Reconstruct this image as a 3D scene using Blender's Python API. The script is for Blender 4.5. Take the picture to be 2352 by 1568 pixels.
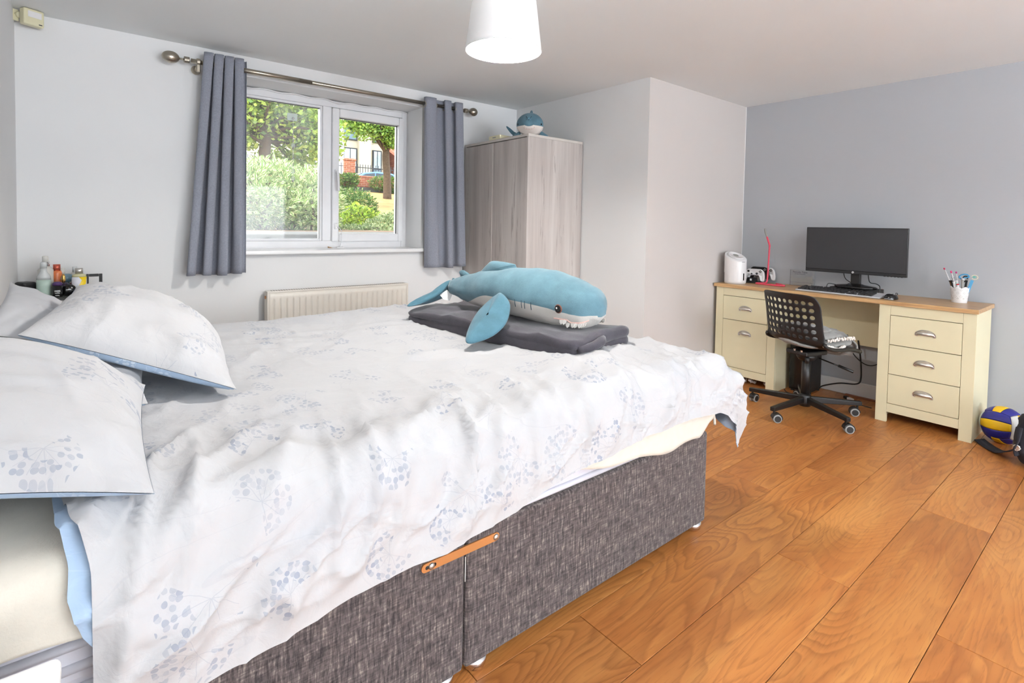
import bpy, bmesh, math, random
import numpy as np
from mathutils import Vector, Matrix

for o in list(bpy.data.objects):
    bpy.data.objects.remove(o, do_unlink=True)
S = bpy.context.scene
COL = S.collection
random.seed(7)
PI = math.pi

# ------------------------------------------------------------------ camera
F_PX, PPX, PPY = 1210.5, 1187.4, 558.7          # focal length and principal point in 2352 x 1568 pixels
YAW, PITCH, ROLL, EYE = 0.6877, 0.0339, 0.0184, 1.1919
cam = bpy.data.cameras.new('camera')
cam.sensor_fit = 'HORIZONTAL'
cam.sensor_width = 36.0
cam.lens = F_PX / 2352 * 36
cam.shift_x = (1176 - PPX) / 2352
cam.shift_y = (PPY - 784) / 2352
cam.clip_start = 0.02
cam.clip_end = 300
cam_o = bpy.data.objects.new('camera', cam)
COL.objects.link(cam_o)
_fw = Vector((math.sin(YAW) * math.cos(PITCH), math.cos(YAW) * math.cos(PITCH), -math.sin(PITCH)))
_r = Vector((math.cos(YAW), -math.sin(YAW), 0))
_u = _r.cross(_fw)
_R = _r * math.cos(ROLL) + _u * math.sin(ROLL)
_U = -_r * math.sin(ROLL) + _u * math.cos(ROLL)
cam_o.matrix_world = Matrix(((_R.x, _U.x, -_fw.x, 0), (_R.y, _U.y, -_fw.y, 0), (_R.z, _U.z, -_fw.z, EYE), (0, 0, 0, 1)))
S.camera = cam_o

# ------------------------------------------------------------------ light
W = bpy.data.worlds.new('world')
S.world = W
W.use_nodes = True
wn = W.node_tree
wn.nodes.clear()
wo = wn.nodes.new('ShaderNodeOutputWorld')
wb = wn.nodes.new('ShaderNodeBackground')
tc = wn.nodes.new('ShaderNodeTexCoord')
nz = wn.nodes.new('ShaderNodeTexNoise')
nz.inputs['Scale'].default_value = 2.2
nz.inputs['Detail'].default_value = 5
rp = wn.nodes.new('ShaderNodeValToRGB')
rp.color_ramp.elements[0].position = 0.38
rp.color_ramp.elements[0].color = (0.72, 0.84, 1.0, 1)
rp.color_ramp.elements[1].position = 0.58
rp.color_ramp.elements[1].color = (1.0, 1.0, 1.0, 1)
wn.links.new(tc.outputs['Generated'], nz.inputs['Vector'])
wn.links.new(nz.outputs['Fac'], rp.inputs['Fac'])
wn.links.new(rp.outputs['Color'], wb.inputs['Color'])
wb.inputs['Strength'].default_value = 2.7
wn.links.new(wb.outputs['Background'], wo.inputs['Surface'])

sun = bpy.data.lights.new('sun', 'SUN')
sun.energy = 3.4
sun.angle = 0.12
sun.color = (1.0, 0.95, 0.86)
sun_o = bpy.data.objects.new('sun', sun)
sun_o.rotation_euler = Vector((0.72, 0.0, -0.70)).to_track_quat('-Z', 'Y').to_euler()
COL.objects.link(sun_o)

# fill light added outside an unseen, made-up window behind the camera
day = bpy.data.lights.new('rear_fill_light', 'AREA')
day.shape = 'RECTANGLE'
day.size = 4.1
day.size_y = 2.0
day.energy = 125
day.color = (0.93, 0.97, 1.0)
day_o = bpy.data.objects.new('rear_fill_light', day)
day_o.location = (2.03, -6.72, 1.10)
day_o.rotation_euler = (math.radians(90), 0, 0)
COL.objects.link(day_o)
vs = S.view_settings
vs.view_transform = 'Standard'
vs.look = 'None'
vs.gamma = 1
vs.use_curve_mapping = False
vs.exposure = 0.72

# ------------------------------------------------------------------ materials
def lin(c):
    c = c / 255.0
    return c / 12.92 if c <= 0.04045 else ((c + 0.055) / 1.055) ** 2.4
def C(r, g, b):
    return (lin(r), lin(g), lin(b), 1)
def nmat(name):
    m = bpy.data.materials.new(name)
    m.use_nodes = True
    nt = m.node_tree
    return m, nt, nt.nodes['Principled BSDF']
def nd(nt, typ, ins=None, **props):
    n = nt.nodes.new(typ)
    for k, v in props.items():
        setattr(n, k, v)
    for k, v in (ins or {}).items():
        s = n.inputs[k]
        if isinstance(v, bpy.types.NodeSocket):
            nt.links.new(v, s)
        else:
            s.default_value = v
    return n
def mth(nt, op, a, b=0.0, c=0.0, clamp=False):
    n = nt.nodes.new('ShaderNodeMath')
    n.operation = op
    n.use_clamp = clamp
    for i, v in enumerate((a, b, c)):
        if isinstance(v, bpy.types.NodeSocket):
            nt.links.new(v, n.inputs[i])
        else:
            n.inputs[i].default_value = v
    return n.outputs[0]
def ramp(nt, fac, stops, interp='LINEAR'):
    n = nt.nodes.new('ShaderNodeValToRGB')
    e = n.color_ramp.elements
    while len(e) < len(stops):
        e.new(0.5)
    for i, (p, c) in enumerate(stops):
        e[i].position = p
        e[i].color = c
    n.color_ramp.interpolation = interp
    nt.links.new(fac, n.inputs['Fac'])
    return n.outputs['Color']
def mixc(nt, fac, a, b, mode='MIX'):
    n = nt.nodes.new('ShaderNodeMix')
    n.data_type = 'RGBA'
    n.blend_type = mode
    for s, v in ((n.inputs[0], fac), (n.inputs[6], a), (n.inputs[7], b)):
        if isinstance(v, bpy.types.NodeSocket):
            nt.links.new(v, s)
        else:
            s.default_value = v
    return n.outputs[2]
def mapping(nt, vec, scale=(1, 1, 1), loc=(0, 0, 0), rot=(0, 0, 0)):
    return nd(nt, 'ShaderNodeMapping', {'Vector': vec, 'Scale': scale, 'Location': loc, 'Rotation': rot}).outputs[0]
def bump(nt, b, h, strength=0.2, dist=0.002):
    n = nd(nt, 'ShaderNodeBump', {'Height': h, 'Strength': strength, 'Distance': dist})
    nt.links.new(n.outputs[0], b.inputs['Normal'])
def simple(name, rgb, rough=0.5, metal=0.0, var=0.05, scale=12.0, bmp=0.0, bscale=120.0, sheen=0.0, spec=0.5, coat=0.0):
    """flat colour with a little procedural unevenness"""
    m, nt, b = nmat(name)
    co = nd(nt, 'ShaderNodeTexCoord').outputs['Object']
    n = nd(nt, 'ShaderNodeTexNoise', {'Vector': co, 'Scale': scale, 'Detail': 4.0})
    c = C(*rgb)
    lo = tuple(x * (1 - var) for x in c[:3]) + (1,)
    hi = tuple(min(1, x * (1 + var)) for x in c[:3]) + (1,)
    nt.links.new(ramp(nt, n.outputs['Fac'], [(0.3, lo), (0.7, hi)]), b.inputs['Base Color'])
    b.inputs['Roughness'].default_value = rough
    b.inputs['Metallic'].default_value = metal
    b.inputs['Specular IOR Level'].default_value = spec
    b.inputs['Sheen Weight'].default_value = sheen
    b.inputs['Coat Weight'].default_value = coat
    if bmp:
        n2 = nd(nt, 'ShaderNodeTexNoise', {'Vector': co, 'Scale': bscale, 'Detail': 3.0})
        bump(nt, b, n2.outputs['Fac'], bmp)
    return m
def plush(name, rgb, rough=0.9):
    m, nt, b = nmat(name)
    co = nd(nt, 'ShaderNodeTexCoord').outputs['Object']
    n = nd(nt, 'ShaderNodeTexNoise', {'Vector': co, 'Scale': 9.0, 'Detail': 6.0, 'Roughness': 0.65})
    c = C(*rgb)
    nt.links.new(ramp(nt, n.outputs['Fac'], [(0.32, tuple(x * 0.78 for x in c[:3]) + (1,)), (0.68, tuple(min(1, x * 1.16) for x in c[:3]) + (1,))]), b.inputs['Base Color'])
    b.inputs['Roughness'].default_value = rough
    b.inputs['Sheen Weight'].default_value = 0.35
    b.inputs['Sheen Roughness'].default_value = 0.4
    b.inputs['Specular IOR Level'].default_value = 0.15
    n2 = nd(nt, 'ShaderNodeTexNoise', {'Vector': co, 'Scale': 330.0, 'Detail': 2.0})
    bump(nt, b, n2.outputs['Fac'], 0.35, 0.003)
    return m
def two_tone_plush(name, top, bottom):
    """plush sewn from two colours: the seam runs where UV.y is zero"""
    m = plush(name, top)
    nt = m.node_tree
    b = nt.nodes['Principled BSDF']
    src = b.inputs['Base Color'].links[0].from_socket
    v = nd(nt, 'ShaderNodeSeparateXYZ', {0: nd(nt, 'ShaderNodeUVMap').outputs[0]}).outputs[1]
    fac = mth(nt, 'MULTIPLY_ADD', v, 60.0, 0.5, clamp=True)
    nt.links.new(mixc(nt, fac, C(*bottom), src), b.inputs['Base Color'])
    return m
def thin_glass(name, haze=0.0, tint=(1, 1, 1, 1)):
    m = bpy.data.materials.new(name)
    m.use_nodes = True
    nt = m.node_tree
    nt.nodes.clear()
    out = nd(nt, 'ShaderNodeOutputMaterial')
    tr = nd(nt, 'ShaderNodeBsdfTransparent', {'Color': tint})
    gl = nd(nt, 'ShaderNodeBsdfGlossy', {'Roughness': 0.03})
    fr = nd(nt, 'ShaderNodeFresnel', {'IOR': 1.35})
    mx = nd(nt, 'ShaderNodeMixShader', {0: fr.outputs[0], 1: tr.outputs[0], 2: gl.outputs[0]})
    last = mx.outputs[0]
    if haze:
        co = nd(nt, 'ShaderNodeTexCoord').outputs['Object']
        n = nd(nt, 'ShaderNodeTexNoise', {'Vector': mapping(nt, co, (3, 3, 1.2)), 'Scale': 1.6, 'Detail': 3.0})
        hz = mth(nt, 'MULTIPLY', ramp(nt, n.outputs['Fac'], [(0.35, (0.15, 0.15, 0.15, 1)), (0.7, (1, 1, 1, 1))]), haze)
        df = nd(nt, 'ShaderNodeBsdfDiffuse', {'Color': (0.85, 0.9, 0.93, 1)})
        tl = nd(nt, 'ShaderNodeBsdfTranslucent', {'Color': (0.85, 0.9, 0.93, 1)})
        dd = nd(nt, 'ShaderNodeMixShader', {0: 0.5, 1: df.outputs[0], 2: tl.outputs[0]})
        last = nd(nt, 'ShaderNodeMixShader', {0: hz, 1: last, 2: dd.outputs[0]}).outputs[0]
    nt.links.new(last, out.inputs['Surface'])
    return m

def wall_paint(name, rgb):
    m, nt, b = nmat(name)
    pos = nd(nt, 'ShaderNodeNewGeometry').outputs['Position']
    n = nd(nt, 'ShaderNodeTexNoise', {'Vector': pos, 'Scale': 1.3, 'Detail': 3.0})
    c = C(*rgb)
    nt.links.new(ramp(nt, n.outputs['Fac'], [(0.3, tuple(x * 0.975 for x in c[:3]) + (1,)), (0.7, c)]), b.inputs['Base Color'])
    b.inputs['Roughness'].default_value = 0.85
    b.inputs['Specular IOR Level'].default_value = 0.2
    n2 = nd(nt, 'ShaderNodeTexNoise', {'Vector': pos, 'Scale': 90.0, 'Detail': 4.0})
    bump(nt, b, n2.outputs['Fac'], 0.08, 0.002)
    return m

def plank_wood(name):
    m, nt, b = nmat(name)
    pos = nd(nt, 'ShaderNodeNewGeometry').outputs['Position']
    rnd = nd(nt, 'ShaderNodeObjectInfo').outputs['Random']
    off = nd(nt, 'ShaderNodeCombineXYZ', {0: mth(nt, 'MULTIPLY', rnd, 37.0), 1: mth(nt, 'MULTIPLY', rnd, 91.0), 2: mth(nt, 'MULTIPLY', rnd, 53.0)}).outputs[0]
    p = nd(nt, 'ShaderNodeVectorMath', {0: pos, 1: off}, operation='ADD').outputs[0]
    # contour lines of a stretched noise field give cathedral grain
    h = nd(nt, 'ShaderNodeTexNoise', {'Vector': mapping(nt, p, (1.0, 4.0, 1)), 'Scale': 1.0, 'Detail': 1.6, 'Roughness': 0.40, 'Distortion': 0.45}).outputs['Fac']
    jit = nd(nt, 'ShaderNodeTexNoise', {'Vector': mapping(nt, p, (9, 26, 1)), 'Scale': 1.0, 'Detail': 2.0}).outputs['Fac']
    t = mth(nt, 'FRACT', mth(nt, 'ADD', mth(nt, 'MULTIPLY', h, 27.0), mth(nt, 'MULTIPLY', jit, 0.7)))
    lines = ramp(nt, t, [(0.0, (0.05, 0.05, 0.05, 1)), (0.5, (0.35, 0.35, 0.35, 1)), (0.85, (1, 1, 1, 1)), (1.0, (0.05, 0.05, 0.05, 1))])
    zone = nd(nt, 'ShaderNodeTexNoise', {'Vector': mapping(nt, p, (0.9, 1.6, 1), (7, 1, 3)), 'Scale': 1.0, 'Detail': 1.0}).outputs['Fac']
    fib = nd(nt, 'ShaderNodeTexNoise', {'Vector': mapping(nt, p, (11, 150, 1)), 'Scale': 1.0, 'Detail': 4.0, 'Roughness': 0.6}).outputs['Fac']
    strk = nd(nt, 'ShaderNodeTexNoise', {'Vector': mapping(nt, p, (2.2, 34, 1)), 'Scale': 1.0, 'Detail': 3.0}).outputs['Fac']
    big = nd(nt, 'ShaderNodeTexNoise', {'Vector': mapping(nt, p, (1.1, 3.2, 1)), 'Scale': 1.3, 'Detail': 3.0}).outputs['Fac']
    base = ramp(nt, big, [(0.3, C(164, 97, 43)), (0.5, C(186, 118, 56)), (0.72, C(202, 137, 71))])
    base = mixc(nt, mth(nt, 'MULTIPLY', ramp(nt, strk, [(0.52, (0, 0, 0, 1)), (0.72, (1, 1, 1, 1))]), 0.45), base, C(206, 144, 76))
    amt = mth(nt, 'MULTIPLY', lines, mth(nt, 'MULTIPLY', ramp(nt, zone, [(0.36, (0.45, 0.45, 0.45, 1)), (0.56, (1, 1, 1, 1))]), 0.50))
    col = mixc(nt, amt, base, C(122, 64, 27))
    col = mixc(nt, mth(nt, 'MULTIPLY', ramp(nt, fib, [(0.52, (0, 0, 0, 1)), (0.70, (1, 1, 1, 1))]), 0.42), col, C(120, 64, 28))
    kn = nd(nt, 'ShaderNodeTexVoronoi', {'Vector': mapping(nt, p, (2.6, 5.2, 1)), 'Scale': 1.0}).outputs['Distance']
    col = mixc(nt, mth(nt, 'MULTIPLY', ramp(nt, kn, [(0.02, (1, 1, 1, 1)), (0.075, (0, 0, 0, 1))]), 0.6), col, C(84, 42, 20))
    v = mth(nt, 'ADD', mth(nt, 'MULTIPLY', rnd, 0.16), 0.92)
    hs = nd(nt, 'ShaderNodeHueSaturation', {'Color': col, 'Value': v, 'Saturation': 0.98, 'Hue': 0.5})
    nt.links.new(hs.outputs[0], b.inputs['Base Color'])
    b.inputs['Roughness'].default_value = 0.38
    b.inputs['Specular IOR Level'].default_value = 0.4
    bump(nt, b, fib, 0.06, 0.001)
    return m

def pale_wood(name):
    m, nt, b = nmat(name)
    pos = nd(nt, 'ShaderNodeNewGeometry').outputs['Position']
    a = nd(nt, 'ShaderNodeTexNoise', {'Vector': mapping(nt, pos, (9, 9, 0.7)), 'Scale': 1.0, 'Detail': 4.0, 'Distortion': 0.4}).outputs['Fac']
    f = nd(nt, 'ShaderNodeTexNoise', {'Vector': mapping(nt, pos, (95, 95, 2.2)), 'Scale': 1.0, 'Detail': 4.0}).outputs['Fac']
    k = nd(nt, 'ShaderNodeTexNoise', {'Vector': mapping(nt, pos, (26, 26, 1.6), (4, 2, 9)), 'Scale': 1.0, 'Detail': 6.0, 'Roughness': 0.7, 'Distortion': 0.8}).outputs['Fac']
    col = ramp(nt, a, [(0.3, C(170, 162, 158)), (0.5, C(188, 180, 175)), (0.7, C(204, 198, 193))])
    col = mixc(nt, mth(nt, 'MULTIPLY', ramp(nt, f, [(0.45, (0, 0, 0, 1)), (0.7, (1, 1, 1, 1))]), 0.35), col, C(164, 155, 150))
    col = mixc(nt, mth(nt, 'MULTIPLY', ramp(nt, k, [(0.57, (0, 0, 0, 1)), (0.66, (1, 1, 1, 1))]), 0.70), col, C(136, 124, 118))
    nt.links.new(col, b.inputs['Base Color'])
    b.inputs['Roughness'].default_value = 0.55
    bump(nt, b, f, 0.08, 0.001)
    return m

def oak_top(name):
    m, nt, b = nmat(name)
    pos = nd(nt, 'ShaderNodeNewGeometry').outputs['Position']
    f = nd(nt, 'ShaderNodeTexNoise', {'Vector': mapping(nt, pos, (70, 4, 70)), 'Scale': 1.0, 'Detail': 4.0, 'Distortion': 0.3}).outputs['Fac']
    nt.links.new(ramp(nt, f, [(0.3, C(176, 134, 92)), (0.55, C(203, 164, 116)), (0.75, C(212, 176, 128))]), b.inputs['Base Color'])
    b.inputs['Roughness'].default_value = 0.35
    return m

def chenille(name):
    m, nt, b = nmat(name)
    pos = nd(nt, 'ShaderNodeNewGeometry').outputs['Position']
    v = nd(nt, 'ShaderNodeTexNoise', {'Vector': mapping(nt, pos, (150, 150, 24)), 'Scale': 1.0, 'Detail': 3.0, 'Roughness': 0.7}).outputs['Fac']
    h = nd(nt, 'ShaderNodeTexNoise', {'Vector': mapping(nt, pos, (34, 34, 240)), 'Scale': 1.0, 'Detail': 2.0}).outputs['Fac']
    g = nd(nt, 'ShaderNodeTexNoise', {'Vector': pos, 'Scale': 5.0, 'Detail': 3.0}).outputs['Fac']
    s = mth(nt, 'ADD', mth(nt, 'MULTIPLY', v, 0.72), mth(nt, 'MULTIPLY', h, 0.28))
    col = ramp(nt, s, [(0.36, C(42, 38, 39)), (0.46, C(72, 66, 66)), (0.56, C(100, 92, 90)), (0.66, C(152, 143, 135))])
    col = mixc(nt, mth(nt, 'MULTIPLY', g, 0.25), col, C(96, 86, 90))
    nt.links.new(col, b.inputs['Base Color'])
    b.inputs['Roughness'].default_value = 0.95
    b.inputs['Specular IOR Level'].default_value = 0.1
    b.inputs['Sheen Weight'].default_value = 0.2
    bump(nt, b, s, 0.5, 0.003)
    return m

def floral(name, seed=0.0, under=False):
    """white cotton printed with grey-blue cow-parsley heads; pattern follows the cloth's UV in metres"""
    m, nt, b = nmat(name)
    uv = nd(nt, 'ShaderNodeUVMap').outputs[0]
    p = mapping(nt, uv, (1, 1, 1), (seed, seed * 0.37, 0))
    wob = nd(nt, 'ShaderNodeTexNoise', {'Vector': p, 'Scale': 14.0, 'Detail': 2.0}, noise_dimensions='2D').outputs['Color']
    pw = nd(nt, 'ShaderNodeVectorMath', {0: nd(nt, 'ShaderNodeVectorMath', {0: wob, 1: (0.5, 0.5, 0.5)}, operation='SUBTRACT').outputs[0], 1: (0.014, 0.014, 0)}, operation='MULTIPLY').outputs[0]
    p2 = nd(nt, 'ShaderNodeVectorMath', {0: p, 1: pw}, operation='ADD').outputs[0]
    SC = 5.4
    big = nd(nt, 'ShaderNodeTexVoronoi', {'Vector': p, 'Scale': SC, 'Randomness': 0.85}, voronoi_dimensions='2D')
    ctr = nd(nt, 'ShaderNodeVectorMath', {0: big.outputs['Position'], 1: (1.0, 1.0, 1.0)}, operation='MULTIPLY').outputs[0]
    d = nd(nt, 'ShaderNodeVectorMath', {0: p2, 1: ctr}, operation='SUBTRACT').outputs[0]
    r = nd(nt, 'ShaderNodeVectorMath', {0: d}, operation='LENGTH').outputs['Value']
    sx = nd(nt, 'ShaderNodeSeparateXYZ', {0: d})
    cr = nd(nt, 'ShaderNodeSeparateColor', {0: big.outputs['Color']})
    ang = mth(nt, 'ADD', mth(nt, 'ARCTAN2', sx.outputs[1], sx.outputs[0]), mth(nt, 'MULTIPLY', cr.outputs[0], 6.28))
    fan = mth(nt, 'GREATER_THAN', mth(nt, 'COSINE', ang), -0.55)
    rad = mth(nt, 'ADD', mth(nt, 'MULTIPLY', cr.outputs[1], 0.035), 0.050)
    # florets: little round blots near the rim of each head
    dots = nd(nt, 'ShaderNodeTexVoronoi', {'Vector': p2, 'Scale': 78.0, 'Randomness': 0.8}, voronoi_dimensions='2D')
    blot = mth(nt, 'LESS_THAN', dots.outputs['Distance'], 0.42)
    dcol = nd(nt, 'ShaderNodeSeparateColor', {0: dots.outputs['Color']})
    keep = mth(nt, 'GREATER_THAN', dcol.outputs[0], 0.22)
    rim = mth(nt, 'MULTIPLY', mth(nt, 'LESS_THAN', r, rad), mth(nt, 'GREATER_THAN', r, mth(nt, 'MULTIPLY', rad, 0.36)))
    patch = nd(nt, 'ShaderNodeTexNoise', {'Vector': p, 'Scale': 9.0, 'Detail': 1.0}, noise_dimensions='2D').outputs['Fac']
    rim = mth(nt, 'MULTIPLY', rim, mth(nt, 'GREATER_THAN', patch, 0.40))
    fl = mth(nt, 'MULTIPLY', mth(nt, 'MULTIPLY', mth(nt, 'MULTIPLY', blot, keep), rim), fan)
    tone = mth(nt, 'ADD', mth(nt, 'MULTIPLY', dcol.outputs[1], 0.55), 0.35)
    head = mth(nt, 'MULTIPLY', mth(nt, 'GREATER_THAN', cr.outputs[2], 0.12), mth(nt, 'ADD', mth(nt, 'MULTIPLY', cr.outputs[2], 0.6), 0.4))
    fl = mth(nt, 'MULTIPLY', mth(nt, 'MULTIPLY', fl, tone), head)
    # stalks radiating inside each head
    spk = mth(nt, 'ABSOLUTE', mth(nt, 'SUBTRACT', mth(nt, 'FRACT', mth(nt, 'MULTIPLY', ang, 1.75)), 0.5))
    st = mth(nt, 'LESS_THAN', mth(nt, 'MULTIPLY', spk, r), 0.0011)
    st = mth(nt, 'MULTIPLY', mth(nt, 'MULTIPLY', st, mth(nt, 'LESS_THAN', r, mth(nt, 'MULTIPLY', rad, 0.75))), fan)
    # faint long stems crossing the cloth
    ln = nd(nt, 'ShaderNodeTexNoise', {'Vector': mapping(nt, p, (1.3, 4.2, 1), (5, 3, 0), (0, 0, 0.5)), 'Scale': 1.0, 'Detail': 1.0}, noise_dimensions='2D').outputs['Fac']
    ll = mth(nt, 'LESS_THAN', mth(nt, 'ABSOLUTE', mth(nt, 'SUBTRACT', mth(nt, 'FRACT', mth(nt, 'MULTIPLY', ln, 9.0)), 0.5)), 0.014)
    wash = nd(nt, 'ShaderNodeTexNoise', {'Vector': p, 'Scale': 5.0, 'Detail': 3.0}, noise_dimensions='2D').outputs['Fac']
    washm = mth(nt, 'MULTIPLY', ramp(nt, wash, [(0.55, (0, 0, 0, 1)), (0.75, (1, 1, 1, 1))]), 0.16)
    white = C(189, 189, 191)
    ink = C(140, 147, 164)
    if under:
        white, ink = C(166, 188, 214), C(226, 234, 244)
    col = mixc(nt, washm, white, C(168, 174, 186) if not under else C(180, 200, 224))
    col = mixc(nt, mth(nt, 'MULTIPLY', ll, 0.10), col, ink)
    col = mixc(nt, mth(nt, 'MULTIPLY', st, 0.30), col, ink)
    col = mixc(nt, fl, col, ink)
    nt.links.new(col, b.inputs['Base Color'])
    b.inputs['Roughness'].default_value = 0.85
    b.inputs['Specular IOR Level'].default_value = 0.2
    b.inputs['Sheen Weight'].default_value = 0.1
    fine = nd(nt, 'ShaderNodeTexNoise', {'Vector': p, 'Scale': 24.0, 'Detail': 5.0, 'Distortion': 0.35}, noise_dimensions='2D').outputs['Fac']
    bump(nt, b, fine, 0.42, 0.007)
    return m

def variegated(name, mid, edge, share=0.6, dark=None):
    m, nt, b = nmat(name)
    uv = nd(nt, 'ShaderNodeSeparateXYZ', {0: nd(nt, 'ShaderNodeUVMap').outputs[0]})
    rnd = nd(nt, 'ShaderNodeNewGeometry').outputs['Random Per Island']
    w = mth(nt, 'ABSOLUTE', mth(nt, 'SUBTRACT', uv.outputs[0], 0.5))
    e = ramp(nt, w, [(0.12, C(*mid)), (0.30, C(*edge))])
    c = mixc(nt, mth(nt, 'GREATER_THAN', rnd, share), e, C(*(dark or mid)))
    hs = nd(nt, 'ShaderNodeHueSaturation', {'Color': c, 'Value': mth(nt, 'ADD', mth(nt, 'MULTIPLY', mth(nt, 'FRACT', mth(nt, 'MULTIPLY', rnd, 17.3)), 0.7), 0.62), 'Saturation': 1.0, 'Hue': mth(nt, 'ADD', mth(nt, 'MULTIPLY', mth(nt, 'FRACT', mth(nt, 'MULTIPLY', rnd, 7.7)), 0.04), 0.48)})
    nt.links.new(hs.outputs[0], b.inputs['Base Color'])
    b.inputs['Roughness'].default_value = 0.5
    tr = nd(nt, 'ShaderNodeBsdfTranslucent', {'Color': hs.outputs[0]})
    out = nt.nodes['Material Output']
    mx = nd(nt, 'ShaderNodeMixShader', {0: 0.38, 1: b.outputs[0], 2: tr.outputs[0]})
    nt.links.new(mx.outputs[0], out.inputs['Surface'])
    return m

def brick_mat(name):
    m, nt, b = nmat(name)
    pos = nd(nt, 'ShaderNodeNewGeometry').outputs['Position']
    pp = nd(nt, 'ShaderNodeSeparateXYZ', {0: pos})
    v = nd(nt, 'ShaderNodeCombineXYZ', {0: pp.outputs[0], 1: pp.outputs[2], 2: 0.0}).outputs[0]
    br = nd(nt, 'ShaderNodeTexBrick', {'Vector': v, 'Color1': C(172, 104, 78), 'Color2': C(150, 84, 62), 'Mortar': C(196, 170, 150), 'Scale': 1.0, 'Mortar Size': 0.006, 'Brick Width': 0.225, 'Row Height': 0.075})
    nt.links.new(br.outputs['Color'], b.inputs['Base Color'])
    b.inputs['Roughness'].default_value = 0.9
    return m

M = {}
M['white_wall'] = wall_paint('white_wall_paint', (236, 236, 236))
M['pier_wall_shaded'] = wall_paint('shaded_warm_white_paint', (204, 198, 194))  # shade on the pier's front face put into its paint colour
M['grey_wall'] = wall_paint('grey_wall_paint', (186, 189, 194))
M['ceiling'] = wall_paint('ceiling_paint', (240, 242, 242))
M['subfloor'] = simple('dark_joint', (74, 48, 30), 0.9)
M['plank'] = plank_wood('laminate_plank')
M['pale_wood'] = pale_wood('whitewashed_wood')
M['wood_edge'] = simple('pale_wood_edge', (206, 200, 193), 0.5)
M['dark_gap'] = simple('dark_gap', (92, 84, 80), 0.8)
M['oak'] = oak_top('oak_laminate')
M['cream'] = simple('cream_lacquer', (230, 222, 188), 0.45, var=0.025, scale=3)
M['steel'] = simple('brushed_steel', (206, 203, 198), 0.40, 1.0, 0.1, 30)
M['chrome'] = simple('chrome', (226, 226, 228), 0.08, 1.0, 0.02)
M['nickel'] = simple('satin_nickel', (178, 170, 156), 0.28, 1.0, 0.06, 25)
M['copper'] = simple('copper_lacquered_steel', (196, 136, 84), 0.38, 0.35, 0.05)
M['pvc'] = simple('white_upvc', (238, 238, 240), 0.25, var=0.02)
M['paint_gloss'] = simple('white_gloss_paint', (240, 240, 240), 0.25, var=0.02)
M['glass'] = thin_glass('clear_window_glass')
M['glass_hazy'] = thin_glass('hazy_window_glass', 0.15)  # pale noise film paints in a hazy reflection on dirty glass
M['curtain'] = simple('slate_curtain_cloth', (143, 146, 157), 0.9, var=0.10, scale=140, bmp=0.25, bscale=400, sheen=0.15, spec=0.15)
M['radiator'] = simple('cream_radiator_enamel', (232, 226, 216), 0.35, var=0.02)
M['chenille'] = chenille('grey_chenille')
M['mattress'] = simple('white_mattress_ticking', (212, 212, 222), 0.6, var=0.03, bmp=0.1, sheen=0.1)
M['fleece'] = simple('cream_fleece', (216, 210, 198), 0.95, var=0.04, scale=25, bmp=0.3, bscale=260, sheen=0.3, spec=0.1)
M['floral'] = floral('floral_cotton', 3.1)
M['floral_b'] = floral('floral_cotton_second', 11.7)
M['floral_c'] = floral('floral_cotton_third', 21.3)
M['blue_under'] = floral('blue_reverse_cotton', 7.0, True)
M['white_cotton'] = simple('plain_white_cotton', (194, 195, 199), 0.85, var=0.02, bmp=0.15, bscale=30, sheen=0.1, spec=0.2)
M['grey_fleece'] = plush('charcoal_fleece', (78, 75, 82))
M['shark_blue'] = plush('blue_plush', (100, 133, 146))
M['shark_blue_dark'] = plush('deeper_blue_plush', (82, 120, 136))
M['shark_white'] = plush('white_plush', (232, 228, 222))
M['small_shark'] = plush('teal_plush', (98, 134, 150))
M['shark_two'] = two_tone_plush('blue_and_white_plush', (100, 133, 146), (208, 204, 198))
M['small_two'] = two_tone_plush('teal_and_white_plush', (98, 132, 147), (232, 222, 214))
M['black_gloss'] = simple('glossy_black', (16, 15, 16), 0.15, var=0.02)
M['eye_ring'] = simple('brown_eye_ring', (110, 66, 52), 0.4)
M['thread'] = simple('dark_thread', (52, 74, 86), 0.9)
M['felt_white'] = simple('white_felt', (240, 236, 230), 0.95)
M['pink_felt'] = simple('pink_felt', (226, 186, 176), 0.95)
M['black_plastic'] = simple('black_plastic', (26, 25, 26), 0.45, var=0.05)
M['black_metal'] = simple('black_powder_coat', (18, 17, 18), 0.42, var=0.05)
M['grey_rubber'] = simple('grey_rubber', (150, 150, 148), 0.6)
M['screen'] = simple('dark_screen', (52, 52, 55), 0.38, var=0.06, scale=4)
M['bezel'] = simple('black_bezel', (40, 40, 42), 0.35)
M['key'] = simple('black_key', (50, 50, 52), 0.5)
M['silver_plastic'] = simple('silver_plastic', (206, 208, 214), 0.4)
M['white_plastic'] = simple('white_plastic', (236, 234, 234), 0.28, var=0.015)
M['pink'] = simple('coral_pink_plastic', (226, 74, 98), 0.35)
M['grey_plastic'] = simple('grey_plastic', (158, 156, 150), 0.5)
M['cable'] = simple('black_cable', (28, 28, 30), 0.5)
M['ivory'] = simple('ivory_plastic', (228, 222, 188), 0.4)
M['shade'] = simple('white_lamp_shade', (246, 247, 248), 0.7, var=0.01)
M['bulb'] = simple('lit_opal_bulb', (236, 236, 238), 0.3)
_b = M['bulb'].node_tree.nodes['Principled BSDF']
_b.inputs['Emission Color'].default_value = (1.0, 0.96, 0.90, 1)
_b.inputs['Emission Strength'].default_value = 760.0
M['ink'] = simple('dark_print', (70, 70, 74), 0.7)
M['white_print'] = simple('white_print', (240, 240, 240), 0.7)
M['throw'] = simple('grey_fleece_throw', (150, 149, 146), 0.95, var=0.14, scale=22, bmp=0.4, bscale=160, sheen=0.2, spec=0.1)
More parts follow.
